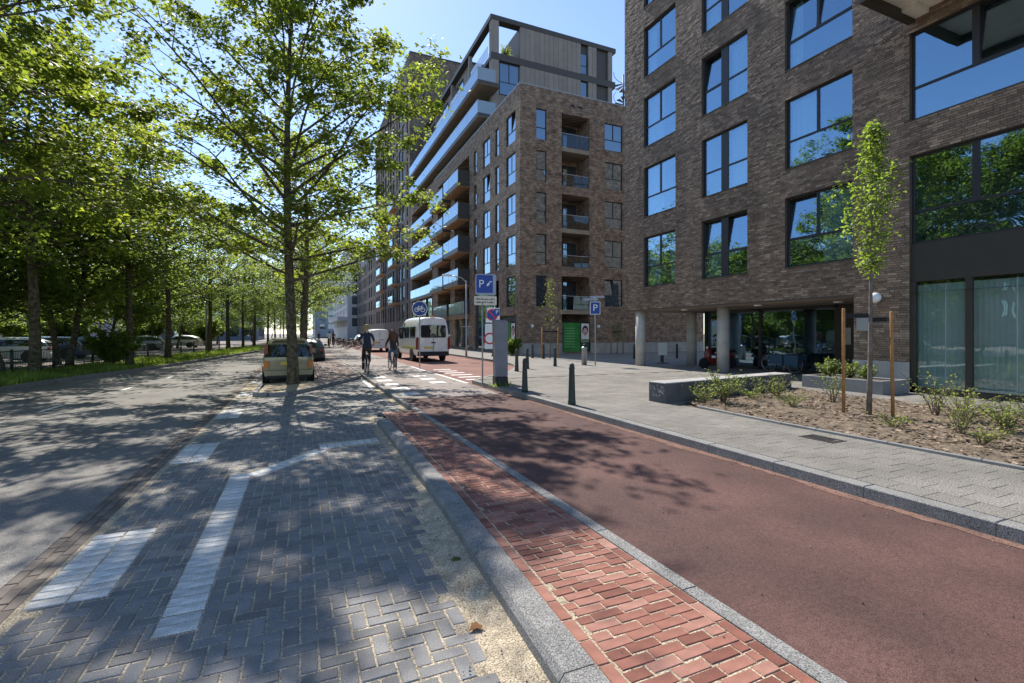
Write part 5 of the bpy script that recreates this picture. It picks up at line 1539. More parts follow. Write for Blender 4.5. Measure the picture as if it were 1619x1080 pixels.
# street lamp
t = thing('street_lamp', 'slim grey street lamp with arm in front of the corner block', 'lamp post', (10.05, 30.4, .12), R(0))
b = MB(); b.tube([(0, 0, 0), (0, 0, 1.0), (0, 0, 5.0)], [.075, .06, .045], 10); b.build('pole', M['galv'], t)
b = MB(); b.tube([(0, 0, 4.9), (-.35, 0, 5.2), (-1.05, 0, 5.3)], [.035, .03, .028], 8); b.build('arm', M['galv'], t)
b = MB(); b.rbox((-1.6, -.14, 5.24), (-1.0, .14, 5.36), .03, bottom=True); b.build('lamp_head', M['signwhite'], t)
b = MB(); b.box((-.35, -.03, 1.95), (.35, .03, 2.0)); b.build('bracket', M['galv'], t)
for k, (x, y, h) in enumerate(((-1.7, 60, 7), (2.2, 80, 7), (-7.6, 50, 7))):
    t = thing('street_lamp', ('distant lamp post on the parking lane', 'far lamp post by the cycle path', 'grey lamp post among the verge trees')[k], 'lamp post', (x, y, 0))
    b = MB(); b.tube([(0, 0, 0), (0, 0, h)], [.08, .05], 8); b.build('pole', M['galv'], t)
    b = MB(); b.tube([(0, 0, h - .1), (.5, 0, h + .2), (1.2, 0, h + .25)], .03, 6); b.build('arm', M['galv'], t)
    b = MB(); b.rbox((1.1, -.12, h + .2), (1.7, .12, h + .32), .03, bottom=True); b.build('lamp_head', M['signwhite'], t)
# long dark bench block with scrawls on its end
t = thing('concrete_bench', 'long low dark concrete bench with white scrawls on its end', 'bench', (7.30, 8.30, .12), R(7.5))
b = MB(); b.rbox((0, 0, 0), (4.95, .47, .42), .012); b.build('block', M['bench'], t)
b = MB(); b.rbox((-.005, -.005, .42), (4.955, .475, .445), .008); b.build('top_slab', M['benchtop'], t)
q = MB(); rr = random.Random(12)
for k in range(26):
    y0, z0 = rr.uniform(.05, .42), rr.uniform(.12, .36); a = rr.uniform(0, 3.1); l = rr.uniform(.03, .08)
    y1, z1 = min(.45, max(.03, y0 + l * math.cos(a))), min(.40, max(.06, z0 + l * math.sin(a)))
    d = Vector((0, y1 - y0, z1 - z0)); n_ = Vector((0, -d.z, d.y)).normalized() * .006 if d.length > 1e-4 else Vector((0, 0, .006))
    q.face([(-.002, y0 + n_.y, z0 + n_.z), (-.002, y1 + n_.y, z1 + n_.z), (-.002, y1 - n_.y, z1 - n_.z), (-.002, y0 - n_.y, z0 - n_.z)])
q.build('scrawl', mat('chalk_scrawl', (.5, .5, .5)), t)
# drain grate
t = thing('drain_grate', 'dark iron drain grate set in the plaza paving', 'drain', (6.93, 4.6, .121), R(90))
b = MB(); b.box((-.24, -.15, -.03), (.24, .15, -.0005)); b.build('pit', M['black'], t)
b = MB()
b.box((-.25, -.16, -.02), (.25, -.13, .006)); b.box((-.25, .13, -.02), (.25, .16, .006)); b.box((-.25, -.13, -.02), (-.22, .13, .006)); b.box((.22, -.13, -.02), (.25, .13, .006)); b.build('frame', M['darkmetal'], t)
for k in range(7):
    b = MB(); b.box((-.2 + k * .06, -.13, -.015), (-.175 + k * .06, .13, .004)); b.build('bar', M['darkmetal'], t)
t = thing('sign_stand', 'small white board on a dark stand between the two left columns', 'sign', (16.9, 19.4, .12), R(-20))
b = MB(); b.box((-.03, -.03, 0), (.03, .03, 1.0)); b.box((-.25, -.2, 0), (.25, .2, .03)); b.build('stand', M['black'], t)
b = MB(); b.box((-.26, -.06, .42), (.20, -.035, 1.05)); b.build('board', M['signwhite'], t)
# fallen leaf in the gutter sand, weeds by the meter
for k, (x, y, s, c) in enumerate(((1.10, 3.55, .09, 'green'), (.98, 2.72, .09, 'brown'))):
    me = np_mesh('leaf', LEAF * s + np.array([0, 0, .004]), LEAF_F, M['leaf2'] if k == 0 else plain('dry_leaf', (.2, .09, .03), .9))
    tag(obj('fallen_leaf', me, None, (x, y, -.09), k * 2.0), ('fresh green leaf lying on the sand by the granite kerb', 'dry brown leaf lying on the sand by the granite kerb')[k], 'leaf')
g = np.random.default_rng(77); n = 160
V = np.zeros((n, 3, 3)); a = g.random(n) * 6.28; x = 5.38 + .28 * g.normal(0, 1, n) * .5; y = 13.0 + .3 * g.normal(0, 1, n) * .6
V[:, 0] = np.stack([x - .008, y, .12 * np.ones(n)], 1); V[:, 1] = np.stack([x + .008, y, .12 * np.ones(n)], 1); V[:, 2] = np.stack([x + .08 * np.cos(a), y + .08 * np.sin(a), .12 + .06 + .14 * g.random(n)], 1)
tag(obj('weeds', np_mesh('weeds', V.reshape(-1, 3), np.arange(n * 3).reshape(n, 3), M['grass'])), kind='stuff')
# railing along the verge
fe = thing('railing', 'low dark green bar railing along the back of the grass verge', 'railing', (-10.8, 24, 0))
fp = [(-10.75, 13.0), (-10.72, 16.2), (-10.7, 19.4), (-10.7, 22.6), (-10.68, 26.0), (-10.45, 29.0), (-9.95, 32.0), (-9.5, 35.2), (-9.1, 38.4), (-8.8, 41.6), (-8.5, 44.8), (-8.2, 48), (-7.8, 52), (-7.4, 56)]
for n, (x, y) in enumerate(fp):
    b = MB(); b.tube([(x + 10.8, y - 24, 0), (x + 10.8, y - 24, 1.0)], .05, 8); b.build('post', M['fencegreen'], fe)
for (x0, y0), (x1, y1) in zip(fp, fp[1:]):
    for z in (.92, .18):
        b = MB(); b.tube([(x0 + 10.8, y0 - 24, z), (x1 + 10.8, y1 - 24, z)], .022, 6); b.build('rail', M['fencegreen'], fe)
    b = MB(); m_ = 26
    for k in range(1, m_):
        t_ = k / m_; x = x0 + (x1 - x0) * t_ + 10.8; y = y0 + (y1 - y0) * t_ - 24
        b.box((x - .007, y - .007, .18), (x + .007, y + .007, .92))
    tag(b.build('bars', M['fencegreen'], fe), kind='stuff')

# ---------------------------------------------------------------- vehicles
def loft_car(name, label, loc, rotz, paint, st, zb, wheels, wr, group, glass_from, extras, sub=2, side_glass=(0, 99), rear_glass=True):
    """st: stations from rear to front: (y_low, y_top, belt, roof, w, wroof); heading +y"""
    V = []; F = []; MI = []
    m_ = 12
    for (yl, yt, be, ro, w, wr_) in st:
        pts = [(w * .93, zb), (w, zb + .16), (w * 1.0, (zb + be) / 2 + .05), (w * .985, be), (wr_, ro - .09 if ro - be > .2 else ro - .02), (wr_ * .72, ro)]
        for side in (-1, 1):
            for (x, z) in (pts if side < 0 else pts[::-1]):
                f_ = 0 if z <= be else min(1, (z - be) / max(.05, ro - be))
                bow = 0
                V.append((side * x, yl + (yt - yl) * f_, z))
    ns = len(st)
    for i in range(ns - 1):
        a, b_ = st[i], st[i + 1]
        for j in range(m_ - 1):
            q = (i * m_ + j, (i + 1) * m_ + j, (i + 1) * m_ + j + 1, i * m_ + j + 1)
            F.append(q)
            tall = (a[3] - a[2] > .25, b_[3] - b_[2] > .25)
            if j in (3, 7) and (tall[0] or tall[1]) and side_glass[0] <= i < side_glass[1]: MI.append(1)
            elif j in (4, 5, 6) and tall[0] and not tall[1]: MI.append(1)
            else: MI.append(0)
        F.append((i * m_ + m_ - 1, (i + 1) * m_ + m_ - 1, (i + 1) * m_, i * m_)); MI.append(2)
    for e, rev in ((0, False), ((ns - 1) * m_, True)):
        for j in range(5):
            q = (e + j, e + j + 1, e + m_ - 2 - j, e + m_ - 1 - j)
            F.append(q if not rev else q[::-1]); MI.append(1 if (j == 3 and e == 0 and rear_glass) else 0)
    me = bpy.data.meshes.new(name); me.from_pydata(V, [], F)
    me.polygons.foreach_set('material_index', MI)
    at = me.attributes.new('crease_edge', 'FLOAT', 'EDGE')
    for ed in me.edges:
        a, b_ = ed.vertices
        same = a // m_ == b_ // m_
        if same and (a // m_ in (0, ns - 1)): at.data[ed.index].value = .55
        ja, jb = a % m_, b_ % m_
        if ja == jb and ja in (3, 8): at.data[ed.index].value = .6
        if ja == jb and ja in (0, 11): at.data[ed.index].value = .8
        if same and {ja, jb} in ({3, 8}, ) : at.data[ed.index].value = .8
    for x in (paint, M['carglass'], M['black']): me.materials.append(x)
    tmp = bpy.data.objects.new('tmp', me); COL.objects.link(tmp)
    md = tmp.modifiers.new('s', 'SUBSURF'); md.levels = sub; md.render_levels = sub
    ev = bpy.data.meshes.new_from_object(tmp.evaluated_get(bpy.context.evaluated_depsgraph_get()))
    bpy.data.objects.remove(tmp)
    t = thing(name, label, 'van' if 'van' in name else 'car', loc, rotz, group)
    co = [tuple(v.co) for v in ev.vertices]
    for idx, nm, mm in ((0, 'body', paint), (1, 'window', M['carglass']), (2, 'underside', M['black'])):
        b = MB(); mp = {}
        for p in ev.polygons:
            if p.material_index != idx: continue
            ids = []
            for v in p.vertices:
                if v not in mp: mp[v] = len(b.v); b.v.append(co[v])
                ids.append(mp[v])
            b.f.append(tuple(ids)); b.m.append(0); b.s.append(True)
        if b.f: b.build(nm, mm, t)
    W = max(s[4] for s in st)
    for wy in wheels:
        for sx in (-1, 1):
            b = MB(); b.lathe([(wr * .62, -.10), (wr * .95, -.11), (wr, -.07), (wr, .07), (wr * .95, .11), (wr * .62, .10)], 20, (0, 0, 0), axis='x')
            wh = b.build('wheel', M['rubber'], t, (sx * (W - .10), wy, wr))
            b = MB(); b.lathe([(wr * .66, -.105), (wr * .6, -.09), (0.02, -.07)] if sx < 0 else [(0.02, .07), (wr * .6, .09), (wr * .66, .105)], 16, (0, 0, 0), axis='x'); b.build('rim', M['rim'], wh)
            b = MB(); b.lathe([(wr * 1.17, -.02), (wr * 1.17, .02)], 20, (0, 0, 0), axis='x'); b.build('wheel_arch', M['black'], wh, (sx * .098, 0, .03))
    extras(t)
    return t
def boxpart(t, nm, a, c, m, r=.015):
    b = MB(); b.rbox(a, c, r, bottom=True); return b.build(nm, m, t)
# beige people carrier: its rear faces the camera
def beige_extras(t):
    boxpart(t, 'bumper', (-.76, -1.90, .30), (.76, -1.74, .50), M['beige'], .03)
    boxpart(t, 'bumper_skirt', (-.70, -1.86, .22), (.70, -1.72, .30), M['black'])
    for s in (-1, 1):
        boxpart(t, 'tail_light', (s * .70 - .075, -1.87, .56), (s * .70 + .075, -1.78, .80), M['orangelight'])
        boxpart(t, 'upper_tail_light', (s * .72 - .05, -1.78, 1.0), (s * .70 + .05, -1.62, 1.36), M['redlight'])
        boxpart(t, 'mirror', (s * .92 - .09, .62, .98), (s * .92 + .09, .72, 1.14), M['beige'], .03)
    boxpart(t, 'number_plate', (-.26, -1.885, .66), (.26, -1.85, .77), M['plate'])
    boxpart(t, 'spoiler', (-.55, -1.74, 1.50), (.55, -1.5, 1.56), M['beige'], .02)
mpv = [(-1.84, -1.62, .92, 1.46, .76, .60), (-1.70, -1.45, .95, 1.57, .81, .66), (-1.0, -.9, .94, 1.61, .82, .68), (0.0, .0, .92, 1.60, .82, .68), (.75, .55, .90, 1.54, .81, .65), (1.28, 1.25, .88, .95, .80, .62), (1.75, 1.75, .74, .80, .76, .55), (1.88, 1.88, .60, .66, .68, .5)]
beige = loft_car('parked_car', 'beige compact people carrier parked behind the big tree trunk', (-.42, 20.3, -.1), R(2), M['beige'], mpv, .24, (-1.18, 1.18), .29, 'cars parked in the street', 0, beige_extras)
def generic_extras(paint):
    def f(t):
        boxpart(t, 'bumper', (-.80, -2.20, .32), (.80, -2.04, .54), paint, .03)
        boxpart(t, 'number_plate', (-.26, -2.215, .62), (.26, -2.17, .73), M['plate'])
        for s in (-1, 1):
            boxpart(t, 'tail_light', (s * .70 - .13, -2.16, .70), (s * .70 + .13, -2.06, .86), M['redlight'])
            boxpart(t, 'headlight', (s * .62 - .15, 1.98, .58), (s * .62 + .15, 2.08, .72), M['signwhite'])
            boxpart(t, 'mirror', (s * .95 - .09, .62, .92), (s * .95 + .09, .72, 1.06), paint, .03)
    return f
hatch = [(-2.12, -1.85, .90, 1.22, .78, .55), (-1.95, -1.45, .94, 1.40, .86, .60), (-1.0, -.85, .93, 1.46, .88, .64), (0.0, .0, .92, 1.46, .88, .64), (.75, .35, .90, 1.40, .87, .62), (1.25, 1.2, .88, .93, .86, .66), (1.85, 1.85, .74, .80, .82, .58), (2.08, 2.08, .56, .62, .72, .5)]
black = loft_car('parked_car', 'black car parked in front of the beige one', (.55, 33.2, -.1), R(-2), M['blackcar'], hatch, .22, (-1.3, 1.32), .31, 'cars parked in the street', 0, generic_extras(M['blackcar']))
white_car = loft_car('parked_car', 'white car parked beyond the railing, roof in the sun', (-15.5, 37, -.02), R(95), M['whitecar'], hatch, .22, (-1.3, 1.32), .31, 'cars in the far car park', 0, generic_extras(M['whitecar']))
silver = loft_car('parked_car', 'silver car in the far car park behind the slim trunks', (-17.5, 46, -.02), R(80), M['silvercar'], hatch, .22, (-1.3, 1.32), .31, 'cars in the far car park', 0, generic_extras(M['silvercar']))
dark = loft_car('parked_car', 'dark blue car beyond the railing near the left edge', (-17, 28.5, -.02), R(92), M['bluecar'], hatch, .22, (-1.3, 1.32), .31, 'cars in the far car park', 0, generic_extras(M['bluecar']))
for k, (src, x, y, rz, lab) in enumerate(((black, .7, 46, 0, 'second dark car further along the parking lane'), (silver, .6, 58, 0, 'silver car far along the parking lane'), (dark, -15.0, 41, R(85), 'dark car between two slim trunks in the car park'),
        (white_car, -19, 52, R(100), 'second white car in the far car park'), (silver, -14.5, 58, R(90), 'silver car by the bend of the far car park'), (white_car, -13, 68, R(80), 'white car furthest along the car park'),
        (dark, -22.5, 33, R(94), 'dark car deeper in the car park'), (silver, -20.5, 25.5, R(90), 'silver car at the left edge of the view'), (white_car, -24.5, 44, R(90), 'white car deep in the car park under the bushes'), (dark, -16, 50, R(88), 'dark car beside the second white one'),
        (black, 8.2, 62, 0, 'dark van-like car parked ahead of the second white van'), (silver, 8.2, 74, 0, 'silver car far down the service road'))):
    copy_tree(src, (x, y, src.location.z if x < -5 else (0.0 if x > 3 else -.1)), rz, lab)
# vans, rear towards the camera
def van_extras(full):
    def f(t):
        W = .98
        boxpart(t, 'bumper', (-.92, -2.98, .34), (.92, -2.86, .60), M['black'] if full else M['whitecar'], .03)
        for s in (-1, 1):
            boxpart(t, 'tail_light', (s * .93 - .07, -2.945, .72), (s * .93 + .07, -2.80, 1.42), M['redlight'])
            boxpart(t, 'mirror', (s * 1.10 - .09, 1.75, 1.25), (s * 1.10 + .09, 1.9, 1.65), M['black'], .03)
        boxpart(t, 'number_plate', (-.55, -2.96, .78), (-.03, -2.93, .89), M['plate'])
        if full:
            b = MB(); b.prism(rrect(-.74, 1.40, .74, 2.12, .09, -2.955), (0, .05, 0)); b.build('rear_window', M['carglass'], t)
            boxpart(t, 'badge', (-.13, -2.955, 1.08), (.13, -2.925, 1.15), M['black'])
            boxpart(t, 'door_seam', (-.006, -2.957, .62), (.006, -2.93, 1.40), M['black'], .002)
            for s in (-1, 1):
                boxpart(t, 'stripe', (s * .985 - .012, -2.7, .74), (s * .985 + .012, .6, .86), mat('yellow_stripe', (.42, .42, .10)), .002)
                for k in range(3):
                    boxpart(t, 'side_window', (s * .955 - .014, -2.55 + k * 1.45, 1.36), (s * .955 + .014, -1.3 + k * 1.45, 2.04), M['carglass'], .005)
            boxpart(t, 'exhaust_step', (-.5, -3.06, .40), (.5, -2.92, .46), M['black'])
            boxpart(t, 'roof_lamp', (-.15, -2.75, 2.62), (.15, -2.6, 2.69), M['orangelight'])
        else:
            boxpart(t, 'door_seam', (-.008, -2.95, .62), (.008, -2.92, 2.0), M['black'], .002)
            boxpart(t, 'door_handle', (.1, -2.97, 1.05), (.28, -2.94, 1.10), M['black'], .005)
    return f
vst = [(-2.92, -2.86, 1.28, 2.52, .96, .80), (-2.82, -2.74, 1.30, 2.60, .985, .86), (-1.5, -1.5, 1.30, 2.63, .985, .87), (.6, .6, 1.30, 2.62, .985, .87), (1.4, 1.05, 1.28, 2.52, .98, .84), (2.15, 2.0, 1.22, 1.36, .97, .80), (2.75, 2.75, .98, 1.06, .92, .72), (2.95, 2.95, .72, .78, .84, .66)]
van = loft_car('white_van', 'white high roof van with dark rear window parked behind the round cycle sign', (6.95, 30.3, .0), R(2), M['whitecar'], vst, .36, (-1.75, 1.95), .345, 'vans parked on the service road', 0, van_extras(True), 2, (3, 5), False)
vst2 = [(a, b_, c * .92, d * .78, e * .93, f_ * .93) for a, b_, c, d, e, f_ in vst]
van2 = loft_car('white_van', 'second white closed van with a yellow plate, seen between the two cyclists', (6.5, 47.0, .0), R(0), M['whitecar'], vst2, .32, (-1.75, 1.95), .33, 'vans parked on the service road', 0, van_extras(False), 2, (3, 5), False)
van3 = copy_tree(van2, (-19.5, 33.2, -.02), R(93), 'tall white van beyond the railing on the left')
for c in van3.children:
    pass

# ---------------------------------------------------------------- bicycles
def bicycle(name, label, loc, rotz, paint, group=None, crate=False):
    t = thing(name, label, 'bicycle', loc, rotz, group)
    wrad = .345
    for wy in (-.54, .54):
        b = MB(); n = 28
        b.tube([(0, wrad * math.cos(2 * math.pi * k / n), wrad * math.sin(2 * math.pi * k / n)) for k in range(n + 1)], .021, 6, cap=False); wh = b.build('wheel', M['rubber'], t, (0, wy, wrad + .02))
        b = MB(); b.tube([(0, (wrad - .03) * math.cos(2 * math.pi * k / n), (wrad - .03) * math.sin(2 * math.pi * k / n)) for k in range(n + 1)], .012, 5, cap=False); b.build('rim', M['rim'], wh)
        b = MB()
        for k in range(14):
            a = math.pi * 2 * k / 14; b.tube([(.02 * (-1) ** k, 0, 0), (0, (wrad - .03) * math.cos(a), (wrad - .03) * math.sin(a))], .003, 4, cap=False)
        b.tube([(-.05, 0, 0), (.05, 0, 0)], .02, 8); b.build('spokes', M['rim'], wh)
        b = MB(); b.tube([(0, (wrad + .03) * math.cos(a), (wrad + .03) * math.sin(a)) for a in [R(20 + 14 * k) for k in range(11)]], .022, 6); b.build('mudguard', M['black'], t, (0, wy, wrad + .02))
    b = MB(); rz_ = .365
    crank = (0, -.08, .30); seat = (0, -.26, .88); head = (0, .36, .92); hb = (0, .40, .70)
    for a, c, r_ in ((crank, seat, .017), (crank, hb, .02), ((0, -.20, .62), (0, .385, .80), .016), (hb, head, .02), ((.05, -.54, rz_), crank, .011), ((-.05, -.54, rz_), crank, .011), ((.05, -.54, rz_), (0, -.22, .75), .01), ((-.05, -.54, rz_), (0, -.22, .75), .01), ((.05, .54, rz_), hb, .013), ((-.05, .54, rz_), hb, .013)):
        b.tube([a, c], r_, 8)
    b.build('frame', paint, t)
    b = MB(); b.tube([(0, .36, .92), (0, .34, 1.06)], .014, 8); b.tube([(-.29, .14, 1.06), (-.24, .27, 1.08), (-.08, .35, 1.07), (.08, .35, 1.07), (.24, .27, 1.08), (.29, .14, 1.06)], .013, 8); b.build('handlebar', M['rim'], t)
    b = MB(); b.add([(-.10, -.40, .92), (.10, -.40, .92), (.03, -.14, .93), (-.03, -.14, .93), (-.11, -.40, .97), (.11, -.40, .97), (.03, -.12, .96), (-.03, -.12, .96)], [(0, 3, 2, 1), (4, 5, 6, 7), (0, 1, 5, 4), (1, 2, 6, 5), (2, 3, 7, 6), (3, 0, 4, 7)]); b.tube([(0, -.26, .86), (0, -.27, .93)], .014, 6); b.build('saddle', M['black'], t)
    b = MB(); b.box((-.07, -.86, .73), (.07, -.32, .75)); b.tube([(.06, -.54, rz_), (.06, -.6, .73)], .007, 5); b.tube([(-.06, -.54, rz_), (-.06, -.6, .73)], .007, 5); b.build('rack', M['black'], t)
    b = MB(); b.box((-.02, -.93, .50), (.02, -.90, .57)); b.build('rear_light', M['redlight'], t)
    b = MB(); b.lathe([(.09, -.008), (.09, .008)], 14, (.06, -.08, .30), axis='x'); b.tube([(.07, -.08, .30), (.09, -.02, .145)], .01, 6); b.tube([(-.07, -.08, .30), (-.09, -.14, .455)], .01, 6); b.box((.08, -.06, .13), (.18, .03, .155)); b.box((-.18, -.18, .445), (-.08, -.09, .47)); b.build('crank', M['rim'], t)
    if crate:
        b = MB(); b.rbox((-.22, .42, .86), (.22, .74, 1.10), .01, bottom=True); b.build('front_crate', M['black'], t)
    return t
# ---------------------------------------------------------------- people
def person(name, label, loc, rotz, J, edges, rad, colours, extras, group=None):
    names = list(J); idx = {n: i for i, n in enumerate(names)}
    me = bpy.data.meshes.new('person'); me.from_pydata([J[n] for n in names], [(idx[a], idx[b]) for a, b in edges], [])
    tmp = bpy.data.objects.new('tmp', me); COL.objects.link(tmp)
    md = tmp.modifiers.new('skin', 'SKIN'); md.use_smooth_shade = True
    sv = me.skin_vertices[0].data
    for n in names:
        r_ = rad[n]; sv[idx[n]].radius = r_ if hasattr(r_, '__len__') else (r_, r_)
        sv[idx[n]].use_root = (n == 'pelvis')
    m2 = tmp.modifiers.new('sub', 'SUBSURF'); m2.levels = 2; m2.render_levels = 2
    ev = bpy.data.meshes.new_from_object(tmp.evaluated_get(bpy.context.evaluated_depsgraph_get()))
    bpy.data.objects.remove(tmp)
    ev.materials.clear()
    mats = []
    for c in colours.values():
        if c not in mats: mats.append(c)
    for m_ in mats: ev.materials.append(m_)
    segs = [(Vector(J[a]), Vector(J[b]), a, b) for a, b in edges]
    for p in ev.polygons:
        c = p.center; best = None
        for A, B, a, b in segs:
            d = B - A; t_ = max(0, min(1, (c - A).dot(d) / max(1e-9, d.length_squared)))
            q = (c - (A + d * t_)).length
            if best is None or q < best[0]: best = (q, a, b, t_)
        key = best[1] + '-' + best[2]
        col = colours.get(key) or colours['default']
        p.material_index = mats.index(col); p.use_smooth = True
    t = thing(name, label, 'person', loc, rotz, group)
    obj('body', ev, t)
    extras(t)
    return t
def rider(lean=.10, hipz=.98, flip=1):
    J = {'pelvis': (0, -.27, hipz), 'waist': (0, -.25, hipz + .16), 'chest': (0, -.25 + lean, hipz + .38), 'neck0': (0, -.24 + lean * 1.3, hipz + .54), 'neck': (0, -.22 + lean * 1.5, hipz + .63), 'head': (0, -.20 + lean * 1.6, hipz + .74), 'crown': (0, -.21 + lean * 1.6, hipz + .84)}
    for s, n in ((-1, 'l'), (1, 'r')):
        J['sh' + n] = (s * .18, -.24 + lean * 1.2, hipz + .50); J['el' + n] = (s * .29, -.10 + lean, hipz + .25); J['wr' + n] = (s * .29, .10, hipz + .12); J['ha' + n] = (s * .28, .18, hipz + .10)
        up = (s * flip > 0)
        J['hip' + n] = (s * .10, -.24, hipz - .04)
        if up: J['kn' + n] = (s * .12, .15, hipz - .12); J['an' + n] = (s * .12, -.10, .50); J['he' + n] = (s * .12, -.14, .455); J['to' + n] = (s * .12, .04, .46)
        else: J['kn' + n] = (s * .12, .06, hipz - .42); J['an' + n] = (s * .13, -.06, .21); J['he' + n] = (s * .13, -.10, .165); J['to' + n] = (s * .13, .09, .155)
    E_ = [('pelvis', 'waist'), ('waist', 'chest'), ('chest', 'neck0'), ('neck0', 'neck'), ('neck', 'head'), ('head', 'crown')]
    for n in 'lr': E_ += [('neck0', 'sh' + n), ('sh' + n, 'el' + n), ('el' + n, 'wr' + n), ('wr' + n, 'ha' + n), ('pelvis', 'hip' + n), ('hip' + n, 'kn' + n), ('kn' + n, 'an' + n), ('an' + n, 'he' + n), ('an' + n, 'to' + n)]
    rad = {'pelvis': (.16, .13), 'waist': (.145, .11), 'chest': (.165, .12), 'neck0': (.10, .08), 'neck': (.055, .055), 'head': (.095, .105), 'crown': (.075, .085)}
    for n in 'lr': rad.update({'sh' + n: .066, 'el' + n: .042, 'wr' + n: .031, 'ha' + n: .04, 'hip' + n: .098, 'kn' + n: .064, 'an' + n: .042, 'he' + n: .036, 'to' + n: .034})
    return J, E_, rad
def rider_colours(shirt, trousers, shoes, sleeve_long=False, hair=None):
    c = {'default': shirt}
    for n in 'lr':
        c['neck0-sh' + n] = shirt; c['sh' + n + '-el' + n] = shirt; c['el' + n + '-wr' + n] = shirt if sleeve_long else M['skin']; c['wr' + n + '-ha' + n] = M['skin']
        c['pelvis-hip' + n] = trousers; c['hip' + n + '-kn' + n] = trousers; c['kn' + n + '-an' + n] = trousers; c['an' + n + '-he' + n] = shoes; c['an' + n + '-to' + n] = shoes
    c['neck0-neck'] = M['skin']; c['neck-head'] = M['skin']; c['head-crown'] = M['skin']; c['pelvis-waist'] = shirt
    return c
def head_extras(J, hair, long=False, pack=False):
    def f(t):
        hx, hy, hz = J['head']
        b = MB(); n = 14
        prof = [(.0, .150), (.07, .135), (.105, .09), (.118, .03), (.112, -.02), (.095, -.06)]
        b.lathe(prof, 16, (hx, hy - .012, hz + .02)); b.build('hair', hair, t)
        b = MB(); b.lathe([(.0, -.03), (.018, -.015), (.0, .025)], 8, (hx, hy + .108, hz - .015)); b.build('nose', M['skin'], t)
        for s in (-1, 1):
            b = MB(); b.lathe([(.0, -.03), (.016, -.02), (.018, .01), (0, .03)], 8, (hx + s * .10, hy + .01, hz - .01)); b.build('ear', M['skin'], t)
            b = MB(); b.lathe([(0, -.008), (.010, 0), (0, .008)], 8, (hx + s * .035, hy + .098, hz + .02)); b.build('eye', M['black'], t)
            # fingers closed round the grip
            x, y, z = J['ha' + ('r' if s > 0 else 'l')]
            for k in range(4):
                b = MB(); b.tube([(x + s * (-.03 + .02 * k), y + .01, z + .02), (x + s * (-.03 + .02 * k), y + .05, z + .01), (x + s * (-.03 + .02 * k), y + .05, z - .03), (x + s * (-.03 + .02 * k), y + .02, z - .04)], [.011, .010, .009, .008], 6); b.build('finger', M['skin'], t)
            b = MB(); b.tube([(x - s * .03, y - .01, z), (x - s * .05, y + .03, z - .02), (x - s * .04, y + .045, z - .04)], [.012, .011, .009], 6); b.build('thumb', M['skin'], t)
        b = MB(); b.box((hx - .025, hy + .098, hz - .055), (hx + .025, hy + .106, hz - .047)); b.build('mouth', M['signred'], t)
        if long:
            b = MB(); b.tube([(hx, hy - .07, hz + .08), (hx, hy - .12, hz), (hx, hy - .15, hz - .14), (hx - .01, hy - .17, hz - .32), (hx - .01, hy - .16, hz - .42)], [.08, .115, .13, .13, .06], 12); b.build('long_hair', hair, t)
            for s in (-1, 1):
                b = MB(); b.tube([(hx + s * .08, hy - .03, hz + .05), (hx + s * .12, hy - .03, hz - .08), (hx + s * .15, hy - .08, hz - .25)], [.05, .06, .04], 8); b.build('hair_strand', hair, t)
    return f
J, E_, rad = rider(.08, 1.02, 1)
bicycle('bicycle', 'dark upright bicycle ridden by the man in navy', (2.50, 20.6, 0), R(-1), M['black']); bpy.context.scene.objects['bicycle'].scale = (1.05,) * 3
man = person('person', 'man in navy shirt with short fair hair cycling away, arms on the handlebar', (2.50, 20.6, 0), R(-1), J, E_, rad, rider_colours(M['navy'], M['darkcloth'], M['black']), head_extras(J, M['hairblond'])); man.scale = (1.05,) * 3
J2, E2, rad2 = rider(.12, .94, -1)
J2 = {k: (v[0] * .9, v[1], v[2]) for k, v in J2.items()}
bicycle('bicycle', 'pale bicycle ridden by the woman with long hair', (3.72, 21.6, 0), R(2), M['silvercar'])
person('person', 'woman with long reddish brown hair and dark top cycling away', (3.72, 21.6, 0), R(2), J2, E2, rad2, rider_colours(M['darkcloth'], M['denim'], M['black'], True), head_extras(J2, M['hairbrown'], True))
# distant cyclists and parked bicycles down the street
for k, (x, y) in enumerate(((3.0, 58), (3.9, 66), (2.9, 88))):
    a = bicycle('bicycle', ('bicycle under the far cyclist in white', 'bicycle under the far cyclist in brown', 'bicycle under the furthest cyclist')[k], (x, y, 0), 0, M['black'], 'distant bicycles')
    person('person', ('distant cyclist in a white top riding away', 'distant cyclist in a brown top riding away', 'furthest cyclist, a small dark figure')[k], (x, y, 0), 0, J, E_, rad, rider_colours((M['signwhite'], M['browncloth'], M['navy'])[k], M['darkcloth'], M['black']), head_extras(J, M['hairbrown']))
pb = None
for k in range(12):
    loc = (4.9 + .35 * (k % 3), 52 + k * 2.6, 0)
    lab = ORD[k] + ' bicycle of the row parked between cycle path and service road'
    if pb is None: pb = bicycle('bicycle', lab, loc, R(70), M['black'], 'parked bicycles down the street')
    else: copy_tree(pb, loc, R(60 + 9 * (k % 5)), lab)
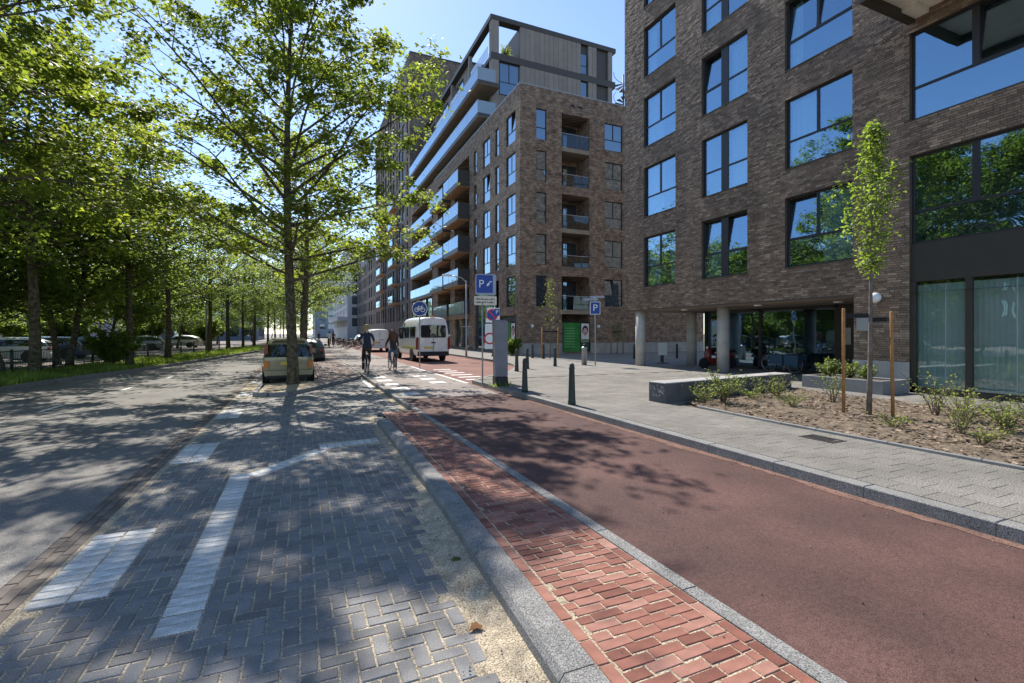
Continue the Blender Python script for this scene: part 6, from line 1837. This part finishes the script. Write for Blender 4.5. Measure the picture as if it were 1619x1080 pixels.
# person standing by the shop window, dark clothes
def stander(hz=1.0):
    J = {'pelvis': (0, 0, .95), 'waist': (0, 0, 1.10), 'chest': (0, .01, 1.32), 'neck0': (0, 0, 1.46), 'neck': (0, .01, 1.54), 'head': (0, .03, 1.65), 'crown': (0, .02, 1.75)}
    for s, n in ((-1, 'l'), (1, 'r')):
        J['sh' + n] = (s * .19, 0, 1.43); J['el' + n] = (s * .25, -.02, 1.15); J['wr' + n] = (s * .24, .08, .92); J['ha' + n] = (s * .24, .11, .83)
        J['hip' + n] = (s * .09, 0, .90); J['kn' + n] = (s * .10, .05 * s, .50); J['an' + n] = (s * .10, .09 * s, .10); J['he' + n] = (s * .10, .09 * s - .06, .045); J['to' + n] = (s * .11, .09 * s + .15, .04)
    return J
J3 = stander()
person('person', 'pedestrian in dark clothes on the pavement behind the parking meter', (11.6, 29.5, .12), R(20), J3, E_, rad, rider_colours(M['darkcloth'], M['darkcloth'], M['black'], True), head_extras(J3, M['hairbrown']))
# scooter and cargo bicycle under the portico
t = thing('motor_scooter', 'dark red and black motor scooter parked behind the big concrete column', 'scooter', (16.6, 15.6, .12), R(70))
for wy in (-.6, .6):
    b = MB(); b.lathe([(.13, -.05), (.21, -.055), (.235, -.03), (.235, .03), (.21, .055), (.13, .05)], 18, axis='x'); wh = b.build('wheel', M['rubber'], t, (0, wy, .235))
    b = MB(); b.lathe([(.14, -.03), (.14, .03)], 14, axis='x'); b.build('rim', M['rim'], wh)
b = MB(); b.tube([(0, -.75, .55), (0, -.45, .62), (0, -.1, .50), (0, .05, .33), (0, .30, .33), (0, .44, .50), (0, .38, .92)], [.10, .17, .17, .14, .14, .15, .11], 10); b.build('body', plain('scooter_red', (.20, .02, .02), .35, coat=.5), t)
b = MB(); b.rbox((-.14, -.75, .70), (.14, .02, .82), .04, bottom=True); b.build('seat', M['black'], t)
b = MB(); b.tube([(-.34, .28, 1.03), (0, .36, 1.0), (.34, .28, 1.03)], .018, 8); b.tube([(0, .60, .24), (0, .38, 1.0)], .03, 8); b.build('handlebar', M['black'], t)
b = MB(); b.lathe([(0, -.06), (.07, -.04), (.08, .0), (.0, .05)], 12, (0, .48, .90), axis='y'); b.build('headlight', M['signwhite'], t)
b = MB(); b.box((-.10, -.86, .46), (.10, -.84, .60)); b.build('number_plate', M['signwhite'], t)
for s in (-1, 1):
    b = MB(); b.tube([(s * .25, .30, 1.04), (s * .33, .26, 1.2)], .008, 5); b.lathe([(.05, -.008), (.05, .008)], 10, (s * .34, .26, 1.24), axis='y'); b.build('mirror', M['black'], t)
cb = bicycle('cargo_bicycle', 'cargo bicycle with two blue crates standing before the glass entrance wall', (16.9, 12.8, .12), R(0), M['black'])
for k, y in enumerate((.05, .68)):
    b = MB(); b.rbox((-.26, y - .9, .34), (.26, y - .34, .72), .015, bottom=True); b.build('crate', M['crate'], cb)
import math
f=763;H=1.65
c,s=math.cos(math.radians(23.7)),math.sin(math.radians(23.7))
def G(u,v,z=0):
    d=f*(H-z)/(v-527);l=(u-809.5)/f*d
    return round(d*s+l*c,2),round(d*c-l*s,2),round(d,2)
def FX(u,v,X):  # plane X
    k=(s+(u-809.5)/f*c); d=X/k; l=(u-809.5)/f*d
    return round(d*c-l*s,2),round(H+(527-v)*d/f,2)
def FY(u,v,Y):
    k=(c-(u-809.5)/f*s); d=Y/k; l=(u-809.5)/f*d
    return round(d*s+l*c,2),round(H+(527-v)*d/f,2)
